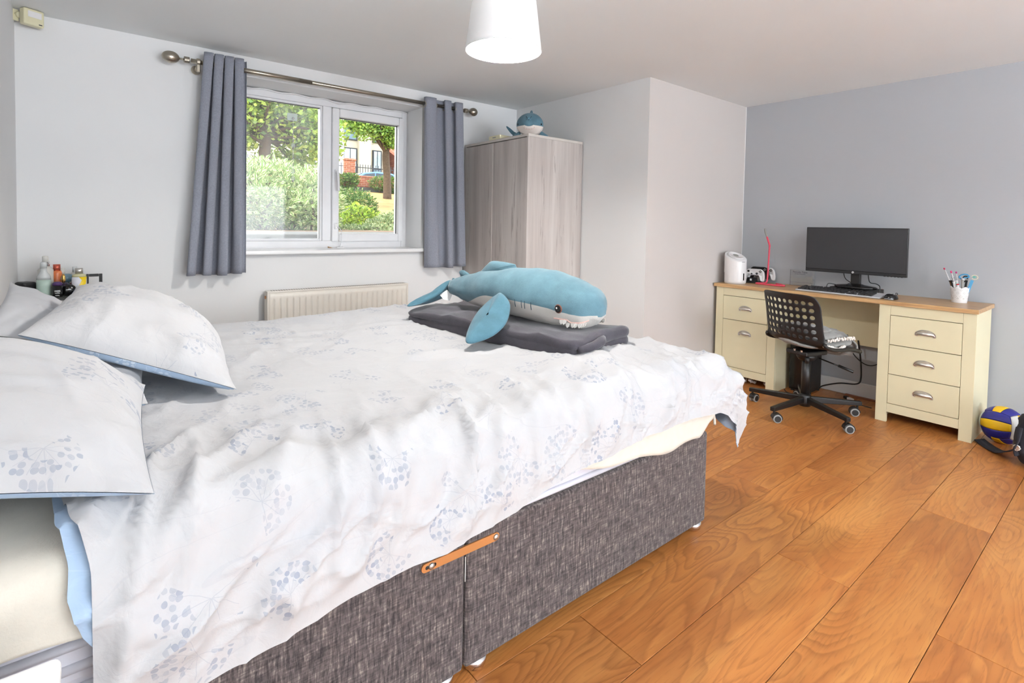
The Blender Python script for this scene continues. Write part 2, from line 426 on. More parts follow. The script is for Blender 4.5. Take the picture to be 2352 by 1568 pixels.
M['fringe'] = simple('white_fringe', (236, 228, 220), 0.95, var=0.05, bmp=0.5)
M['yellow'] = simple('yellow_panel', (246, 196, 18), 0.42, var=0.03)
M['blue'] = simple('royal_blue_panel', (44, 44, 140), 0.42, var=0.04)
M['ball_white'] = simple('white_panel', (232, 232, 228), 0.42, var=0.03)
M['black_fabric'] = simple('black_bag_fabric', (38, 38, 46), 0.9, var=0.12, scale=60, bmp=0.3, bscale=300)
M['tissue'] = simple('white_tissue', (238, 238, 238), 0.9)

# ------------------------------------------------------------------ geometry helpers
def vnoise(x, y, seed=0):
    """smooth value noise on numpy arrays, 0..1"""
    x = np.asarray(x, float); y = np.asarray(y, float)
    xi = np.floor(x).astype(np.int64); yi = np.floor(y).astype(np.int64)
    fx = x - xi; fy = y - yi
    fx = fx * fx * fx * (fx * (fx * 6 - 15) + 10); fy = fy * fy * fy * (fy * (fy * 6 - 15) + 10)
    def h(a, b):
        n = (a * 374761393 + b * 668265263 + seed * 1274126177) & 0xFFFFFFFF
        n = ((n ^ (n >> 13)) * 1274126177) & 0xFFFFFFFF
        n = n ^ (n >> 16)
        return (n & 0xFFFF) / 65535.0
    a = h(xi, yi); b = h(xi + 1, yi); c = h(xi, yi + 1); d = h(xi + 1, yi + 1)
    return (a * (1 - fx) + b * fx) * (1 - fy) + (c * (1 - fx) + d * fx) * fy
def fbm(x, y, seed=0, oct=4):
    s = 0; a = 0.5; t = 0
    for i in range(oct):
        s = s + a * vnoise(np.asarray(x) * 2 ** i, np.asarray(y) * 2 ** i, seed + i * 17); t += a; a *= 0.5
    return s / t
def crease(x, y, seed=0, sharp=5.0):
    """narrow raised folds"""
    n = vnoise(x, y, seed)
    return (1 - np.abs(2 * n - 1)) ** sharp
def smooth01(t):
    t = np.clip(t, 0, 1)
    return t * t * (3 - 2 * t)

def catmull(pts, n):
    P = np.array(pts, float)
    P = np.vstack([2 * P[0] - P[1], P, 2 * P[-1] - P[-2]])
    out = []
    m = len(P) - 3
    for k in range(n + 1):
        t = k / n * m
        i = min(int(t), m - 1)
        f = t - i
        a, b, c, d = P[i], P[i + 1], P[i + 2], P[i + 3]
        out.append(0.5 * ((2 * b) + (-a + c) * f + (2 * a - 5 * b + 4 * c - d) * f * f + (-a + 3 * b - 3 * c + d) * f ** 3))
    return np.array(out)

def thing(name, label, cat, loc=(0, 0, 0), rotz=0.0, group=None):
    o = bpy.data.objects.new(name, None)
    o.empty_display_size = 0.05
    COL.objects.link(o)
    o.location = loc
    o.rotation_euler = (0, 0, rotz)
    o['label'] = label
    o['category'] = cat
    if group:
        o['group'] = group
    return o
def tag(o, label, cat, group=None):
    o['label'] = label
    o['category'] = cat
    if group:
        o['group'] = group
    return o
def struct(o):
    o['kind'] = 'structure'
    return o

def chain(o):
    m = Matrix.Translation(o.location) @ o.rotation_euler.to_matrix().to_4x4()
    return chain(o.parent) @ m if o.parent else m

class MB:
    """collects simple shapes and links them as one mesh object"""
    def __init__(self):
        self.v = []; self.f = []; self.uv = None; self.mi = None
    def add(self, vs, fs):
        n = len(self.v)
        self.v.extend([tuple(map(float, p)) for p in vs])
        self.f.extend([tuple(i + n for i in q) for q in fs])
        return self
    def box(self, a, b, taper=None):
        (x0, y0, z0), (x1, y1, z1) = a, b
        vs = [(x0, y0, z0), (x1, y0, z0), (x1, y1, z0), (x0, y1, z0), (x0, y0, z1), (x1, y0, z1), (x1, y1, z1), (x0, y1, z1)]
        if taper:
            cx, cy = (x0 + x1) / 2, (y0 + y1) / 2
            vs = vs[:4] + [(cx + (x - cx) * taper, cy + (y - cy) * taper, z) for x, y, z in vs[4:]]
        return self.add(vs, [(0, 3, 2, 1), (4, 5, 6, 7), (0, 1, 5, 4), (1, 2, 6, 5), (2, 3, 7, 6), (3, 0, 4, 7)])
    def cyl(self, p0, p1, r0, r1=None, n=16, caps=True):
        r1 = r0 if r1 is None else r1
        p0, p1 = Vector(p0), Vector(p1)
        d = (p1 - p0).normalized()
        a = d.orthogonal().normalized(); b = d.cross(a)
        vs = []
        for p, r in ((p0, r0), (p1, r1)):
            for k in range(n):
                t = 2 * PI * k / n
                vs.append(p + a * (r * math.cos(t)) + b * (r * math.sin(t)))
        fs = [(k, (k + 1) % n, n + (k + 1) % n, n + k) for k in range(n)]
        if caps:
            fs += [tuple(range(n))[::-1], tuple(range(n, 2 * n))]
        return self.add(vs, fs)
    def tube(self, pts, r, n=8, smooth=0, radii=None):
        P = catmull(pts, smooth) if smooth else np.array(pts, float)
        m = len(P)
        if radii is not None:
            R = np.interp(np.linspace(0, 1, m), np.linspace(0, 1, len(radii)), radii)
        else:
            R = np.full(m, r)
        vs = []; fs = []
        up = None
        for i in range(m):
            d = Vector(P[min(i + 1, m - 1)] - P[max(i - 1, 0)])
            d = d.normalized() if d.length > 1e-9 else Vector((0, 0, 1))
            if up is None:
                up = d.orthogonal().normalized()
            a = (up - d * up.dot(d))
            a = a.normalized() if a.length > 1e-6 else d.orthogonal().normalized()
            up = a
            b = d.cross(a)
            for k in range(n):
                t = 2 * PI * k / n
                vs.append(Vector(P[i]) + a * (R[i] * math.cos(t)) + b * (R[i] * math.sin(t)))
        for i in range(m - 1):
            for k in range(n):
                fs.append((i * n + k, i * n + (k + 1) % n, (i + 1) * n + (k + 1) % n, (i + 1) * n + k))
        fs += [tuple(range(n))[::-1], tuple(range((m - 1) * n, m * n))]
        return self.add(vs, fs)
    def lathe(self, prof, c=(0, 0, 0), n=24, close=True, sx=1.0, sy=1.0):
        vs = []; fs = []
        for r, z in prof:
            for k in range(n):
                t = 2 * PI * k / n
                vs.append((c[0] + sx * r * math.cos(t), c[1] + sy * r * math.sin(t), c[2] + z))
        for i in range(len(prof) - 1):
            for k in range(n):
                fs.append((i * n + k, i * n + (k + 1) % n, (i + 1) * n + (k + 1) % n, (i + 1) * n + k))
        if close:
            fs += [tuple(range(n))[::-1], tuple(range((len(prof) - 1) * n, len(prof) * n))]
        return self.add(vs, fs)
    def ell(self, c, r, nu=20, nv=12, rot=None):
        vs = []; fs = []
        for j in range(nv + 1):
            ph = PI * j / nv
            for k in range(nu):
                t = 2 * PI * k / nu
                p = Vector((r[0] * math.sin(ph) * math.cos(t), r[1] * math.sin(ph) * math.sin(t), r[2] * math.cos(ph)))
                if rot is not None:
                    p = rot @ p
                vs.append(Vector(c) + p)
        for j in range(nv):
            for k in range(nu):
                fs.append((j * nu + k, j * nu + nu if False else (j + 1) * nu + k, (j + 1) * nu + (k + 1) % nu, j * nu + (k + 1) % nu))
        return self.add(vs, fs)
    def grid(self, P, close_u=False, flip=False):
        """P: array (n, m, 3)"""
        n, m = P.shape[:2]
        fs = []
        for i in range(n - 1 + (1 if close_u else 0)):
            i2 = (i + 1) % n
            for j in range(m - 1):
                q = (i * m + j, i2 * m + j, i2 * m + j + 1, i * m + j + 1)
                fs.append(q[::-1] if flip else q)
        return self.add(P.reshape(-1, 3), fs)
    def prism(self, poly, z0, z1, axis='z'):
        n = len(poly)
        def mp(a, b, c):
            return {'z': (a, b, c), 'x': (c, a, b), 'y': (a, c, b)}[axis]
        vs = [mp(a, b, z0) for a, b in poly] + [mp(a, b, z1) for a, b in poly]
        fs = [tuple(range(n))[::-1], tuple(range(n, 2 * n))] + [(k, (k + 1) % n, n + (k + 1) % n, n + k) for k in range(n)]
        return self.add(vs, fs)
    def move(self, M4):
        self.v = [tuple(M4 @ Vector(p)) for p in self.v]
        return self
    def build(self, name, mat, parent=None, smooth=False, bevel=0, seg=2, solid=0, sub=0, world=False, uvs=None, angle=None, kind=None):
        v = self.v
        if world and parent is not None:
            Mi = chain(parent).inverted()
            v = [tuple(Mi @ Vector(p)) for p in v]
        me = bpy.data.meshes.new(name)
        me.from_pydata(v, [], self.f)
        me.update()
        bm = bmesh.new()
        bm.from_mesh(me)
        bmesh.ops.recalc_face_normals(bm, faces=bm.faces)
        bm.to_mesh(me)
        bm.free()
        mats = mat if isinstance(mat, (list, tuple)) else [mat]
        for x in mats:
            me.materials.append(M[x] if isinstance(x, str) else x)
        if self.mi is not None:
            me.polygons.foreach_set('material_index', np.array(self.mi, dtype=np.int32))
        if uvs is not None:
            lay = me.uv_layers.new(name='UVMap')
            idx = np.zeros(len(me.loops), dtype=np.int32)
            me.loops.foreach_get('vertex_index', idx)
            lay.data.foreach_set('uv', np.asarray(uvs, dtype=np.float32)[idx].ravel())
        if smooth:
            me.polygons.foreach_set('use_smooth', np.ones(len(me.polygons), dtype=bool))
        o = bpy.data.objects.new(name, me)
        COL.objects.link(o)
        if parent is not None:
            o.parent = parent
        if solid:
            md = o.modifiers.new('solid', 'SOLIDIFY'); md.thickness = solid; md.offset = 0
        if bevel:
            md = o.modifiers.new('bevel', 'BEVEL'); md.width = bevel; md.segments = seg; md.limit_method = 'ANGLE'; md.angle_limit = 0.7
            if smooth:
                md.harden_normals = False
        if sub:
            md = o.modifiers.new('sub', 'SUBSURF'); md.levels = sub; md.render_levels = sub
        if kind:
            o['kind'] = kind
        return o

def rbox(name, a, b, mat, parent=None, bevel=0.004, seg=2, world=False):
    return MB().box(a, b).build(name, mat, parent, bevel=bevel, seg=seg, world=world)
def copy_tree(o, parent=None):
    c = o.copy()
    COL.objects.link(c)
    c.parent = parent
    for ch in o.children:
        copy_tree(ch, c)
    return c
def text_mesh(name, txt, size, mat, parent, M4, extrude=0.0003, align='CENTER'):
    cu = bpy.data.curves.new('t', 'FONT')
    cu.body = txt
    cu.size = size
    cu.extrude = extrude
    cu.align_x = align
    cu.align_y = 'CENTER'
    to = bpy.data.objects.new('t', cu)
    me = bpy.data.meshes.new_from_object(to)
    bpy.data.objects.remove(to)
    me.materials.clear()
    me.materials.append(M[mat])
    me.transform(M4)
    me.name = name
    o = bpy.data.objects.new(name, me)
    COL.objects.link(o)
    o.parent = parent
    return o

# ------------------------------------------------------------------ the room
XL, XA, XC = -0.265, 3.002, 4.326          # left wall, wardrobe wall, grey wall
YW, YB, YR = 3.69, 2.250, -6.60            # window wall, pier face, rear wall
ZC = 2.2238
WX0, WX1, WZ0, WZ1, WY = 0.73, 2.05, 0.99, 2.10, 3.94    # window opening, plane of the frame
TH = 0.34

fl = struct(MB().box((XL - 0.3, YR - 0.3, -0.12), (XC + 0.3, YW + 0.3, -0.012)).build('floor', 'subfloor'))
# laminate boards, each its own piece; a few joints where the photograph shows them
PWID, ROW0, PLEN = 0.2369, 1.0876, 1.645
known = {0: 1.166, 1: 1.972, 2: 2.788, 3: 1.952, -1: 2.43}
cache = {}
for k in range(-11, 33):
    y1 = ROW0 - k * PWID
    y0 = y1 - PWID
    y0c, y1c = max(y0, YR), min(y1, YW)
    if y1c - y0c < 0.01:
        continue
    j = known.get(k, (0.4 + (k * 0.618 % 1.0) * PLEN))
    xs = [j + i * PLEN for i in range(-4, 5)]
    xs = [XL] + [x for x in xs if XL + 0.05 < x < XC - 0.05] + [XC]
    for xa, xb in zip(xs[:-1], xs[1:]):
        key = (round(xb - xa, 3), round(y1c - y0c, 3))
        if key not in cache:
            lx, ly = key[0] / 2 - 0.0010, key[1] / 2 - 0.0010
            o = MB().box((-lx, -ly, -0.012), (lx, ly, 0)).build('plank', 'plank', fl, bevel=0.0008, seg=1)
            cache[key] = o.data
        else:
            o = bpy.data.objects.new('plank', cache[key])
            COL.objects.link(o)
            o.parent = fl
            md = o.modifiers.new('bevel', 'BEVEL'); md.width = 0.0008; md.segments = 1
        o.location = ((xa + xb) / 2, (y0c + y1c) / 2, 0)

struct(MB().box((XL - 0.3, YR - 0.3, ZC), (XC + 0.3, YW + TH, ZC + 0.12)).build('ceiling', 'ceiling'))
w = MB()
w.box((XL - 0.3, YW, 0), (WX0, YW + TH, ZC)).box((WX1, YW, 0), (XA + 0.02, YW + TH, ZC))
w.box((WX0, YW, 0), (WX1, YW + TH, WZ0 - 0.02)).box((WX0, YW, WZ1), (WX1, YW + TH, ZC))
struct(w.build('wall_window', 'white_wall'))
struct(MB().box((XL - 0.3, YR, 0), (XL, YW, ZC)).build('wall_left', 'white_wall'))
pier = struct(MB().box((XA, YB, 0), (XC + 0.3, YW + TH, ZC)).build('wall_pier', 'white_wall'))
pier.data.materials.append(M['pier_wall_shaded'])
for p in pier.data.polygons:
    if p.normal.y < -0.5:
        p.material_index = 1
struct(MB().box((XC, YR, 0), (XC + 0.3, YB, ZC)).build('wall_right', 'grey_wall'))
RX0, RX1, RZ0, RZ1 = -0.10, 4.16, 0.06, 2.14
w = MB()
w.box((XL - 0.3, YR - 0.25, 0), (RX0, YR, ZC)).box((RX1, YR - 0.25, 0), (XC + 0.3, YR, ZC))
w.box((RX0, YR - 0.25, 0), (RX1, YR, RZ0)).box((RX0, YR - 0.25, RZ1), (RX1, YR, ZC))
struct(w.build('wall_rear', 'white_wall'))
w = MB()
for x in (RX0, (RX0 + RX1) / 2 - 0.03, RX1 - 0.06):
    w.box((x, YR - 0.10, RZ0), (x + 0.06, YR - 0.05, RZ1))
w.box((RX0, YR - 0.10, RZ0), (RX1, YR - 0.05, RZ0 + 0.06)).box((RX0, YR - 0.10, RZ1 - 0.06), (RX1, YR - 0.05, RZ1))
struct(w.build('added_rear_window', 'pvc'))  # unseen glazing added to give the fill light an opening
struct(rbox('baseboard_right', (XC - 0.016, YR, 0), (XC, YB, 0.105), 'paint_gloss', bevel=0.006))
struct(rbox('baseboard_pier', (XA, YB - 0.016, 0), (XC, YB, 0.105), 'paint_gloss', bevel=0.006))
struct(rbox('baseboard_window', (XL, YW - 0.016, 0), (XA, YW, 0.105), 'paint_gloss', bevel=0.006))
# fine strip of filler where grey paint meets the pier
struct(MB().tube([(XC - 0.001, YB - 0.001, 0.2), (XC - 0.001, YB - 0.001, 1.0), (XC - 0.001, YB - 0.001, ZC)], 0.0025, 6).build('trim_1', 'paint_gloss'))

# ------------------------------------------------------------------ window
win = bpy.data.objects.new('window_1', None)
COL.objects.link(win)
win.location = ((WX0 + WX1) / 2, WY, WZ0)
struct(win)
MULL0, MULL1 = 1.351, 1.440
GZ0, GZ1 = 1.068, 2.03
Y0, Y1 = WY, WY + 0.07
ft, fb_ = WZ1 - 0.005, WZ0
def frame(name, x0, x1, z0, z1, l, r, b, t, ya, yb, bev):
    """four mitre-free members that butt without overlapping"""
    f = MB()
    f.box((x0, ya, z0), (x0 + l, yb, z1)).box((x1 - r, ya, z0), (x1, yb, z1))
    f.box((x0 + l, ya, z0), (x1 - r, yb, z0 + b)).box((x0 + l, ya, z1 - t), (x1 - r, yb, z1))
    return f.build(name, 'pvc', win, bevel=bev, world=True)
a0, a1, b0, b1 = WX0 + 0.062, MULL0 + 0.012, GZ0 - 0.014, GZ1 + 0.014
frame('outer_frame', WX0, WX1, fb_, ft, 0.060, 0.045, GZ0 - 0.016 - fb_, ft - GZ1 - 0.016, Y0, Y1, 0.005)
MB().box((MULL0 + 0.014, Y0, GZ0 - 0.016), (MULL1 - 0.010, Y1, GZ1 + 0.016)).build('mullion', 'pvc', win, bevel=0.004, world=True)
frame('glazing_bead', WX0 + 0.060, MULL0 + 0.014, GZ0 - 0.016, GZ1 + 0.016, 0.018, 0.014, 0.016, 0.016, Y0 + 0.012, Y1 - 0.002, 0.003)
s0, s1, t0, t1 = MULL1 - 0.010, WX1 - 0.038, GZ0 - 0.022, GZ1 + 0.010
g0, g1, h0, h1 = 1.482, 1.970, 1.107, 1.978
sash = frame('opening_sash', s0, s1, t0, t1, g0 - s0, s1 - g1, h0 - t0, t1 - h1, Y0 - 0.022, Y1 - 0.004, 0.007)
f = MB()
f = MB()
for q in (((g0 - .004, Y0 + 0.02, h0), (g0 + .003, Y0 + .03, h1)), ((g1 - .003, Y0 + 0.02, h0), (g1 + .004, Y0 + .03, h1)), ((g0, Y0 + 0.02, h1 - .004), (g1, Y0 + .03, h1 + .004))):
    f.box(*q)
f.build('gasket', 'black_plastic', win, world=True)
MB().box((a0 + 0.014, Y0 + 0.035, b1 - 0.018), (a1 - 0.01, Y0 + 0.04, b1 - 0.012)).build('gasket', 'black_plastic', win, world=True)
MB().box((a0, Y0 + 0.04, b0), (a1, Y0 + 0.046, b1)).build('pane', 'glass_hazy', win, world=True)
MB().box((g0 - 0.01, Y0 + 0.03, h0 - 0.01), (g1 + 0.01, Y0 + 0.036, h1 + 0.01)).build('pane', 'glass', win, world=True)
# lever handle, restrictor plates and cable
hd = MB()
hd.box((1.447, Y0 - 0.036, 1.50), (1.467, Y0 - 0.022, 1.585))
hd.build('handle_plate', 'pvc', win, bevel=0.005, world=True)
MB().tube([(1.457, Y0 - 0.034, 1.565), (1.457, Y0 - 0.06, 1.56), (1.460, Y0 - 0.064, 1.50), (1.464, Y0 - 0.060, 1.425)], 0.009, 10, 14).build('handle', 'pvc', win, smooth=True, world=True)
rp_ = MB().box((1.445, Y0 - 0.030, 1.140), (1.472, Y0 - 0.022, 1.185))
rp_.build('restrictor_plate', 'pvc', win, bevel=0.004, world=True)
for zz in (1.150, 1.163, 1.176):
    MB().cyl((1.458, Y0 - 0.033, zz), (1.458, Y0 - 0.029, zz), 0.0045, n=10).build('screw', 'steel', win, world=True)
MB().tube([(1.470, Y0 - 0.03, 1.16), (1.488, Y0 - 0.05, 1.13), (1.490, Y0 - 0.06, 1.07), (1.484, Y0 - 0.05, 1.02), (1.478, Y0 - 0.05, 1.005)], 0.003, 6, 16).build('restrictor_cable', 'pvc', win, smooth=True, world=True)
MB().box((1.452, Y0 - 0.07, 0.999), (1.506, Y0 - 0.04, 1.008)).build('restrictor_plate', 'pvc', win, bevel=0.003, world=True)
for xx in (1.462, 1.496):
    MB().cyl((xx, Y0 - 0.055, 1.007), (xx, Y0 - 0.055, 1.010), 0.005, n=10).build('screw', 'steel', win, world=True)
# sealant bead under the head of the opening, bulging in places
pts = [(x, Y0 - 0.004, WZ1 - 0.008 - 0.010 * max(0, math.sin(x * 9.5)) ** 6 - 0.004 * math.sin(x * 31)) for x in np.linspace(WX0, WX1, 40)]
MB().tube(pts, 0.006, 6).build('sealant_bead', 'white_wall', win, smooth=True, world=True)
sill = MB().box((WX0 - 0.05, YW - 0.045, 0.972), (WX1 + 0.05, YW - 0.001, 1.0)).box((WX0, YW - 0.04, 0.972), (WX1, WY + 0.002, 1.0))
struct(sill.build('trim_2', 'paint_gloss', bevel=0.008, seg=3))
MB().add([(1.395, Y0 - 0.03, 1.0005), (1.43, Y0 - 0.045, 1.0005), (1.40, Y0 - 0.055, 1.0005), (1.395, Y0 - 0.03, 1.012)], [(0, 1, 2), (0, 1, 3), (1, 2, 3), (0, 2, 3)]).build('sealant_chip', 'oak', win, world=True)

# suction sensor pad on the pane and the crystal hanger below it
pad = MB().box((1.124, WY + 0.028, 1.913), (1.193, WY + 0.039, 1.965)).build('window_pad', simple('frosted_plastic', (214, 226, 218), 0.5), bevel=0.004)
tag(pad, 'small frosted square pad stuck high on the fixed window pane', 'sensor pad')
sc = thing('crystal_suncatcher', 'clear crystal ball suncatcher hanging on a thread against the fixed window pane', 'suncatcher', (1.16, WY + 0.018, 1.45))
cg = thin_glass('crystal', 0.35)
MB().cyl((0, 0, 0.05), (0, 0, 0.47), 0.0012, n=6).build('thread', 'white_print', sc)
MB().ell((0, 0, 0.478), (0.008, 0.006, 0.008), 10, 8).build('hook', 'chrome', sc, smooth=True)
for z, r in ((0.315, 0.007), (0.285, 0.016), (0.262, 0.008), (0.19, 0.006), (0.10, 0.016), (0.05, 0.015), (0.03, 0.007)):
    MB().ell((0, 0, z), (r, r * 0.8, r), 8, 6).build('bead', 'chrome' if r < 0.01 else cg, sc, smooth=False)

# ------------------------------------------------------------------ the bed
BX0, BS, BX1, BY0, BY1 = -0.245, 0.754, 1.898, 1.10, 2.75
BZ0, BZ1 = 0.035, 0.396
dv = thing('divan_base', 'grey chenille divan bed base in two halves joined by a copper bar', 'bed base', ((BX0 + BX1) / 2, (BY0 + BY1) / 2, 0))
rbox('base_section', (BX0, BY0, BZ0), (BS - 0.002, BY1, BZ1), 'chenille', dv, bevel=0.012, seg=3, world=True)
rbox('base_section', (BS + 0.002, BY0, BZ0), (BX1, BY1, BZ1), 'chenille', dv, bevel=0.012, seg=3, world=True)
MB().tube([(BS, BY0 + 0.004, z) for z in np.linspace(0.27, 0.335, 6)], 0.0011, 6).build('seam_cord', 'felt_white', dv, world=True)
# linking bar with rounded ends and two screws
bar = MB()
pl = []
for cx_, s in ((0.632, -1), (0.848, 1)):
    for t in np.linspace(-PI / 2, PI / 2, 9):
        pl.append((cx_ + s * 0.010 * math.cos(t), 0.358 + 0.0108 * math.sin(t) * s))
bar.prism(pl, BY0 - 0.004, BY0 + 0.001, axis='y')
lb = bar.build('linking_bar', 'copper', dv, world=True)
for xx in (0.649, 0.846):
    MB().lathe([(0.0085, 0), (0.0085, 0.002), (0.006, 0.0045), (0.0, 0.005)], n=14, close=False).move(Matrix.Translation((xx, BY0 - 0.004, 0.358)) @ Matrix.Rotation(PI / 2, 4, 'X')).build('screw', 'steel', dv, smooth=True, world=True)
for xx in (0.637, 0.658):
    MB().ell((xx, BY0 - 0.0042, 0.358), (0.005, 0.0008, 0.005), 10, 6).build('slot', 'black_plastic', dv, world=True)
gl = None
for gx, gy in ((1.856, 1.133), (0.806, 1.133), (0.700, 1.133), (-0.19, 1.133), (1.855, 2.70), (0.805, 2.70), (0.70, 2.70)):
    g = MB().lathe([(0.006, 0.0), (0.022, 0.003), (0.032, 0.012), (0.036, 0.026), (0.034, BZ0 + 0.002)], c=(gx, gy, 0), n=20, close=True)
    g.build('glide_foot', 'chrome', dv, smooth=True, world=True)
    MB().lathe([(0.026, BZ0 - 0.002), (0.026, BZ0 + 0.004)], c=(gx, gy, 0), n=14).build('glide_bracket', 'black_plastic', dv, world=True)

mt = thing('mattress', 'white quilted mattress lying on the grey divan base', 'mattress', ((BX0 + BX1) / 2, (BY0 + BY1) / 2, BZ1))
rbox('mattress_body', (BX0 + 0.01, BY0 + 0.012, BZ1 + 0.001), (BX1 - 0.02, BY1 - 0.01, 0.615), 'mattress', mt, bevel=0.03, seg=4, world=True)
for z in (0.408, 0.447, 0.486):
    MB().tube([(BX0 + 0.02, BY0 + 0.013, z), (BX1 - 0.05, BY0 + 0.013, z)], 0.009, 8).build('piping', 'mattress', mt, smooth=True, world=True)

def normals(P):
    du = np.gradient(P, axis=0); dvv = np.gradient(P, axis=1)
    n = np.cross(du, dvv)
    n /= (np.linalg.norm(n, axis=2, keepdims=True) + 1e-9)
    if n[..., 2].mean() < 0:
        n = -n
    return n

def drape(xs_flat, xh, foot_x, rf, foot_drop, yn, yf, rn, near_drop, far_drop, ztop, nb=(16, 9, 90, 14, 44), na_arc=12, na_drop=18, na=150, p=2.6):
    """a cover lying on the bed: runs over the far edge, the near edge and the foot.
    near_drop(X) gives how far it hangs at the near side.  Returns positions and flat coordinates."""
    rs = []
    for t in np.linspace(0, 1, na, endpoint=False):
        rs.append(('f', t))
    A = []
    for kind, t in rs:
        A.append((t, 0.0, 0.0))            # fraction of flat run, extra x, drop
    acc = []
    for k in range(na_arc):
        ph = (k + 0.0) / na_arc * PI / 2
        acc.append((1.0, rf * math.sin(ph), rf * (1 - math.cos(ph))))
    for k in range(na_drop + 1):
        acc.append((1.0, rf + 0.012 * k / na_drop, rf + (foot_drop - rf) * k / na_drop))
    A += acc
    nf, na1, nfl, na2, nd_ = nb
    rows = []
    for k in range(nf):
        rows.append(('far', 1 - k / nf))
    for k in range(na1):
        rows.append(('farc', 1 - k / na1))
    for k in range(nfl):
        rows.append(('flat', k / nfl))
    for k in range(na2):
        rows.append(('narc', k / na2))
    for k in range(nd_ + 1):
        rows.append(('near', k / nd_))
    P = np.zeros((len(A), len(rows), 3)); UV = np.zeros((len(A), len(rows), 2)); side = np.zeros((len(A), len(rows)))
    for i, (fr, ex, dA) in enumerate(A):
        for j, (kd, t) in enumerate(rows):
            if kd == 'far':
                y = yf + rn + 0.01 * t; d = rn + (far_drop - rn) * t; v = -(rn * 1.57 + (far_drop - rn) * t)
            elif kd == 'farc':
                ph = t * PI / 2; y = yf + rn * math.sin(ph); d = rn * (1 - math.cos(ph)); v = -rn * ph
            elif kd == 'flat':
                y = yf + (yn - yf) * t; d = 0.0; v = (yf - yn) * t
            elif kd == 'narc':
                ph = t * PI / 2; y = yn - rn * math.sin(ph); d = rn * (1 - math.cos(ph)); v = (yf - yn) + rn * ph
            else:
                y = yn - rn - 0.012 * t; v = None; d = None
            x0 = xh(y)
            x = x0 + (foot_x - x0) * fr + ex
            if kd == 'near':
                nd2 = near_drop(min(x, foot_x + 0.12))
                d = rn + (nd2 - rn) * t
                v = (yf - yn) + rn * 1.57 + (nd2 - rn) * t
            s = (dA ** p + d ** p) ** (1 / p) if (dA > 0 and d > 0) else dA + d
            P[i, j] = (x, y, ztop(x, y) - s)
            UV[i, j] = (x0 + (foot_x - x0) * fr + (ex + dA) * 0.9, v)
            side[i, j] = d
    return P, UV, side

# cream fleece blanket spread under the duvet
def fl_near(x):
    return np.interp(x, [-0.25, 0.3, 0.9, 1.35, 1.6, 1.80, 1.86, 1.92], [0.122, 0.13, 0.150, 0.212, 0.238, 0.240, 0.19, 0.17]) + 0.006 * math.sin(x * 21)
P, UV, sd = drape(None, lambda y: BX0 + 0.004, 1.845, 0.055, 0.16, 1.143, 2.70, 0.052, fl_near, 0.15, lambda x, y: 0.642, nb=(6, 6, 40, 8, 14), na_arc=8, na_drop=8, na=120)
N = normals(P)
amp = (vnoise(UV[..., 0] * 6, UV[..., 1] * 6, 5) - 0.5) * 0.012 + (crease(UV[..., 0] * 3 - UV[..., 1] * 4, UV[..., 1] * 16 + UV[..., 0] * 2, 9, 4) - 0.2) * 0.006
P = P + N * (amp * smooth01(sd / 0.08 + 0.25))[..., None]
fb = MB().grid(P).build('fleece_blanket', 'fleece', None, smooth=True, solid=0.010)
tag(fb, 'cream fleece blanket spread over the mattress and hanging out below the duvet', 'blanket')

# duvet
def du_near(x):
    zh = np.interp(x, [-0.1, 0.02, 0.167, 0.285, 0.42, 0.586, 0.705, 0.87, 0.976, 1.15, 1.42, 1.73, 1.88, 1.97, 2.06], [0.34, 0.345, 0.363, 0.378, 0.394, 0.407, 0.418, 0.430, 0.455, 0.476, 0.494, 0.493, 0.480, 0.450, 0.425])
    return du_top(min(x, 1.9), 1.04) - zh - 0.012 + 0.003 * math.sin(x * 11)
def du_head(y):
    return float(np.interp(y, [1.0, 1.06, 1.12, 1.25, 1.5, 2.8], [0.012, 0.004, -0.022, -0.040, -0.035, -0.03]))
def du_top(x, y):
    return 0.706 + 0.010 * math.sin(x * 2.3 + y * 1.7) + 0.010 * math.sin(y * 3.1 - x * 1.2) - 0.02 * float(smooth01(np.array((1.35 - y) / 0.25)))* 0.6 - 0.012 * float(smooth01(np.array((x - 1.55) / 0.4)))
P, UV, sd = drape(None, du_head, 1.885, 0.115, 0.265, 1.165, 2.72, 0.112, du_near, 0.27, du_top, na=190, p=2.4)
N = normals(P)
a, b = UV[..., 0], UV[..., 1]
nearm = smooth01((b - 1.15) / 0.45)
puff = (fbm(a * 2.2, b * 2.2, 3, 3) - 0.5) * 0.030
def rot(a, b, t):
    return a * math.cos(t) + b * math.sin(t), -a * math.sin(t) + b * math.cos(t)
c1 = rot(a, b, 2.15); c2 = rot(a, b, 1.75); c3 = rot(a, b, 2.6); c4 = rot(a, b, 0.35)
wr = 0.026 * (crease(c1[0] * 1.6, c1[1] * 7.5, 21, 4) - 0.25) * (0.20 + 1.0 * nearm)
wr += 0.018 * (crease(c2[0] * 2.6, c2[1] * 15, 31, 4) - 0.25) * (0.10 + 1.0 * nearm)
wr += 0.013 * (crease(c3[0] * 3.5, c3[1] * 20, 41, 5) - 0.2) * (0.15 + 0.9 * nearm)
wr += 0.009 * (crease(c4[0] * 1.4, c4[1] * 9, 51, 5) - 0.2) * (1 - 0.5 * nearm)
c5 = rot(a, b, 2.3)
wr += 0.007 * (crease(c5[0] * 5, c5[1] * 34, 81, 4) - 0.2) * nearm
wr += 0.0055 * (crease(a * 9, b * 10, 61, 4) - 0.25)
footm = smooth01((a - 1.75) / 0.2)
wr += footm * 0.016 * (crease(a * 3, b * 9 + a * 2, 71, 3) - 0.3)
hemf = 0.35 + 0.65 * smooth01(np.arange(P.shape[1])[::-1] / 22.0)[None, :]
P = P + N * ((puff + wr) * hemf)[..., None]
